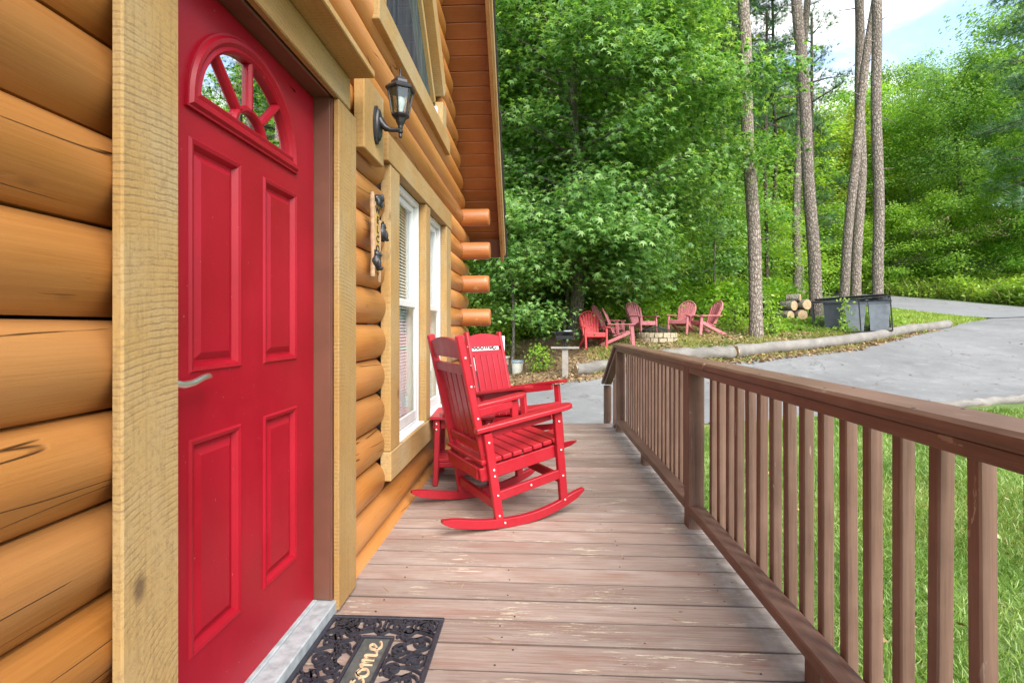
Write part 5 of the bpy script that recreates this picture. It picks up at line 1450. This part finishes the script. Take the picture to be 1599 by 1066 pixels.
# slender forest trunks seen between the crowns
sl_ = pine(51, [(0, 0, 0), (.25, 0, 6), (.1, 0, 11)], .085, .05, 7.5, 13, 2.0, 700, .30, 5, 'needle', 'bark_dark', 14)
for lab, x, y, r_, s_ in (('slender dark trunk right behind the rightmost lawn chair', 6.0, 21.3, 0, 1.0), ('slender dark trunk just left of the leftmost bare pine', 7.1, 20.4, 1.4, .9), ('slender dark trunk behind the fire pit', 4.6, 20.9, 2.2, 1.0),
                          ('slender dark trunk between the leftmost bare pine and the log pile', 8.9, 20.6, 3.9, .9), ('slender dark trunk behind the log pile, left of the slender pine', 10.6, 24.2, 5.1, 1.1), ('slender dark trunk behind the leaning pines', 14.6, 28.5, 4.4, 1.2), ('slender dark trunk behind the bright red lawn chair', 2.4, 19.4, .7, .9)):
    put_tree('slender_pine', lab, x, y, sl_, r_, s_, 'slender trunks in the woods')

# small plants on the bank
mini = broadleaf(46, .85, .42, .08, 520, .11, 'quad', .012, .03, 16, 'leaf_u', 'bark_dark', 'wide', (.10, .07))
for lab, x, y, r_, s_ in (('small yellow green plant left of the pedestal grill', -.02, 13.1, 0, .75), ('round green shrub right of the rightmost lawn chair', 6.0, 16.4, 1, .95), ('small leafy plant behind the fire pit', 3.55, 15.9, 2, .8), ('low leafy plant at the foot of the leftmost bare pine', 6.75, 15.3, 3, .7),
                          ('leafy plant left of the cut log pile', 7.5, 17.4, 4, 1.1), ('tiny green plant beside the short kerb log', 1.75, 11.95, 5, .35), ('leafy plant right behind the bright red lawn chair', 1.75, 15.4, .6, 1.0), ('leafy plant at the left woods edge behind the bucket', -1.1, 14.9, 2.6, 1.2)):
    put_tree('shrub', lab, x, y, mini, r_, s_, 'small plants at the clearing edge', 'shrub', .02)
rg = np.random.default_rng(61); n = 90; c_, s__ = math.cos(R(-30)), math.sin(R(-30))
lx = -.20+rg.normal(size=n)*.09; lz = rg.random(n)*.95; ly = -.47-.03*rg.random(n)
V, F, tt = leaf_cloud(np.stack([9.32+lx*c_-ly*s__, 15.9+lx*s__+ly*c_, g1(9.32, 15.9)+lz], 1), .07+.05*rg.random(n), np.array([s__, -c_, .3])+rg.normal(size=(n, 3))*.4, QUAD_V, QUAD_F, rg, rg.random(n))
vn = thing('climbing_vine', 'green vine climbing the front of the trash enclosure', 'vine', (0, 0, 0)); link('leaves', np_mesh('vine_leaves', V, F, 'leaf_u', tt), vn)
vs_ = MB(); zz = g1(9.32, 15.9); vs_.tube([(9.32+(-.2+.05*math.sin(k*.9))*c_+.475*s__, 15.9+(-.2+.05*math.sin(k*.9))*s__-.475*c_, zz+.1*k) for k in range(10)], .006, 5); link('stem', vs_.mesh('stem', 'bark_dark'), vn)

# far woods: one mass
rg = np.random.default_rng(77); Vs, Fs, Ts = [], [], []; nb = 0
trn = MB()
for i in range(46):
    x = -34+i*2.1+rg.normal()*1.2; y = 50+rg.random()*16+max(0, x-20)*.25
    h = 13+rg.random()*7; r_ = 3.6+rg.random()*1.6; z = g1(x, y); n = 4400
    if 22 < x < 48: h *= .55
    u = rg.random(n)**.8; th = rg.random(n)*2*math.pi; lob = 1+.22*np.sin(3*th+i)+.18*np.sin(u*19+i*2+th*2)
    rad = r_*np.sqrt(np.maximum(.03, 1-((u-.45)/.58)**2))*lob*(.72+.28*rg.random(n)); 
    pos = np.stack([x+rad*np.cos(th), y+rad*np.sin(th), z+1+u*h+rg.normal(size=n)*.3], 1)
    o = np.stack([np.cos(th), np.sin(th), np.zeros(n)], 1); nr = o*.6+UP*.8+rg.normal(size=(n, 3))*.45
    V, F, tt = leaf_cloud(pos, .50*(.7+.6*rg.random(n)), nr, QUAD_V, QUAD_F, rg, np.clip(.3+.3*rg.random()+.2*rg.normal(size=n), 0, 1), o-UP*.3+rg.normal(size=(n, 3))*.6)
    Vs.append(V); Fs.append(F+nb); Ts.append(tt); nb += len(V)
fw = link('far_woods', np_mesh('far_woods', np.concatenate(Vs), np.concatenate(Fs), 'leaf_b', np.concatenate(Ts))); tag(fw, 'far woods closing off the view behind the nearer trees', 'woods', kind='stuff')

# undergrowth at the edge of the woods
def scatter(name, label, cat, n, fx, hmax, size, mat, seed, patch=1.0, up=.9):
    rg = np.random.default_rng(seed); x, y = fx(rg, n)
    dens = .5+.5*np.sin(x*1.9+seed)*np.sin(y*1.4+x*.7)+.35*np.sin(x*4.1+y*3.3); keep = rg.random(n) < np.clip(.35+dens*patch, .08, 1); x, y = x[keep], y[keep]; n = len(x)
    hh = hmax*np.clip(.35+.65*dens[keep], .2, 1.3)
    z = gz(x, y)+hh*rg.random(n)**.9
    nr = UP*up+rg.normal(size=(n, 3))*.5; tint = np.clip(.25+.5*rg.random(n)*(.4+z*0)+.25*np.sin(x*2.7+y*1.3), 0, 1)
    V, F, tt = leaf_cloud(np.stack([x, y, z], 1), size*(.6+.8*rg.random(n)), nr, QUAD_V, QUAD_F, rg, tint)
    return tag(link(name, np_mesh(name, V, F, mat, tt)), label, cat, kind='stuff')
scatter('undergrowth', 'leafy undergrowth along the edge of the woods', 'undergrowth', 60000, lambda r, n: ((lambda u: (u, 16.6+.10*np.maximum(u-2, 0)*2.2+r.random(n)**1.4*5.5+np.maximum(0, 2-u)*0))(-7+r.random(n)*16.5)), 1.25, .15, 'leaf_u', 5)
scatter('ground_ivy', 'low green ground cover at the foot of the pines', 'ground cover', 14000, lambda r, n: (5.2+r.random(n)*6.3, 15.6+r.random(n)*6), .22, .12, 'leaf_u', 6, .8)
# roadside weeds across the road
def bank(r, n):
    t_ = r.random(n); px = np.interp(t_, [0, .25, .5, .75, 1], [40, 30, 22.4, 21.9, 18.5]); py = np.interp(t_, [0, .25, .5, .75, 1], [22.3, 22.6, 23.2, 29, 37])
    d = r.random(n)**1.2*4.5
    return px+d*np.interp(t_, [0, .4, .6, 1], [.1, .3, .95, .9]), py+d*np.interp(t_, [0, .4, .6, 1], [1, .95, .35, .45])
scatter('roadside_weeds', 'bright green weeds along the far side of the road', 'weeds', 52000, bank, 1.15, .20, 'weed', 8, .9)
rg = np.random.default_rng(9); n = 8000
BT = BLADE_V*np.array([.035, 1, 1]); BF = np.array([(0, 1, 2), (0, 2, 3), (3, 2, 4)])
x, y = bank(rg, n); sp = UP+rg.normal(size=(n, 3))*.25
V, F, tt = leaf_cloud(np.stack([x, y, gz(x, y)-.02], 1), .4+.8*rg.random(n)**2, rg.normal(size=(n, 3))*np.array([1, 1, .1]), BT, BF, rg, np.clip(.5+.3*rg.normal(size=n), 0, 1), sp)
tag(link('tall_roadside_grass', np_mesh('tall_roadside_grass', V, F, 'drygrass', tt)), 'tall pale grass stems along the far side of the road', 'grass', kind='stuff')

# lawn beside the deck
def grass(name, label, x, y, length, mat, seed, wfac=.075, lean=.45):
    rg = np.random.default_rng(seed); n = len(x)
    T = BLADE_V*np.array([wfac, 1, 1])
    sp = UP+rg.normal(size=(n, 3))*np.array([lean, lean, .1])
    tint = np.clip(.42+.22*np.sin(x*1.7+y*2.3)*np.sin(x*2.9-y*1.1)+.22*rg.normal(size=n), 0, 1)
    V, F, tt = leaf_cloud(np.stack([x, y, gz(x, y)+.03*np.sin(x*2.3+y*1.7)*np.sin(x*1.1-y*2.9)-.008], 1), length*(.55+.7*rg.random(n)), rg.normal(size=(n, 3))*np.array([1, 1, .15]), T, BF, rg, tint, sp)
    return tag(link(name, np_mesh(name, V, F, mat, tt)), label, 'grass', kind='stuff')
rg = np.random.default_rng(10); n = 200000
y = .2+8.6*rg.random(n)**.9; x = .95+(y*.98+1.2)*rg.random(n)
k = (y < lawn_f(x)-.03*rg.random(n)) ; x, y = x[k], y[k]; d = np.hypot(x, y)
grass('lawn_grass', 'short green lawn beside the deck railing', x, y, .044+.004*d, 'grass', 11, .14, 1.0)
k = (np.sin(x*1.3+y*.7)+np.sin(y*2.1-x*.6)+np.sin(x*3.1+y*2.7)*.6 > .55) & (rg.random(len(x)) < .30)
grass('dry_grass', 'pale dry blades in patches of the lawn', x[k], y[k], .05+.004*d[k], 'drygrass', 15, .10, 1.2)
n = 60000; t_ = rg.random(n); x = 1.2+t_*15.5; y0 = np.interp(x, verge_near[:, 0], verge_near[:, 1]); y = y0+.12+rg.random(n)**1.1*4.2
kp = (rg.random(n) < .35+.5*np.sin(x*2.1+y)*np.sin(y*1.9-x)) & (y0 > 0); kp |= (x > 9) & (rg.random(n) < .6); x, y = x[kp], y[kp]
grass('verge_grass', 'patchy grass around the lawn chairs and pines', x, y, .13, 'drygrass', 12, .10, .7)
n = 22000; x = 10.5+rg.random(n)*6.5; y = 16+rg.random(n)*10; kp = (y > np.interp(x, verge_near[:, 0], verge_near[:, 1])+.1); x, y = x[kp], y[kp]
grass('road_verge_grass', 'mown grass between the driveway and the road', x, y, .16, 'weed', 13, .12, .6)
# leaf litter and pine straw
rg = np.random.default_rng(14); n = 16000; x = -5+rg.random(n)*17; y = np.interp(x, verge_near[:, 0], verge_near[:, 1])-.10+rg.random(n)**1.5*4.0
V, F, tt = leaf_cloud(np.stack([x, y, gz(x, y)+.03+.02*rg.random(n)], 1), .05+.07*rg.random(n), UP+rg.normal(size=(n, 3))*.35, QUAD_V, QUAD_F, rg, rg.random(n))
tag(link('leaf_litter', np_mesh('leaf_litter', V, F, 'litter', tt)), 'dry leaves and straw scattered along the driveway edge', 'leaf litter', kind='stuff')
n = 260; x = -2+rg.random(n)*16; y = 8.6+rg.random(n)*6; kp = (y > lawn_f(x)+.2) & (y < np.interp(x, verge_near[:, 0], verge_near[:, 1])-.1); x, y = x[kp], y[kp]; n = len(x)
V, F, tt = leaf_cloud(np.stack([x, y, gz(x, y)+.034], 1), .04+.05*rg.random(n), UP+rg.normal(size=(n, 3))*.15, QUAD_V, QUAD_F, rg, rg.random(n)*.5)
tag(link('driveway_leaves', np_mesh('driveway_leaves', V, F, 'litter', tt)), 'few dark leaves lying on the driveway', 'leaf litter', kind='stuff')
n = 150; y = 1+7*rg.random(n); x = 1.1+(y*.95)*rg.random(n)
V, F, tt = leaf_cloud(np.stack([x, y, gz(x, y)+.045], 1), .04+.04*rg.random(n), UP+rg.normal(size=(n, 3))*.4, QUAD_V, QUAD_F, rg, rg.random(n))
tag(link('fallen_leaves', np_mesh('fallen_leaves', V, F, 'litter', tt)), 'scattered brown leaves lying in the lawn', 'leaf litter', kind='stuff')
# pine needles on the deck
n = 70; x = -.75+rg.random(n)*1.5; y = 1.3+rg.random(n)*4.4
sp = rg.normal(size=(n, 3))*np.array([1, 1, .02]); V, F, tt = leaf_cloud(np.stack([x, y, np.full(n, .0045)], 1), .035+.05*rg.random(n), np.tile(UP, (n, 1)), QUAD_V*np.array([.10, 1, .2]), QUAD_F, rg, .3+.7*rg.random(n), sp)
tag(link('pine_needles', np_mesh('pine_needles', V, F, 'litter', tt)), 'loose dry pine needles on the deck planks', 'needles', kind='stuff')
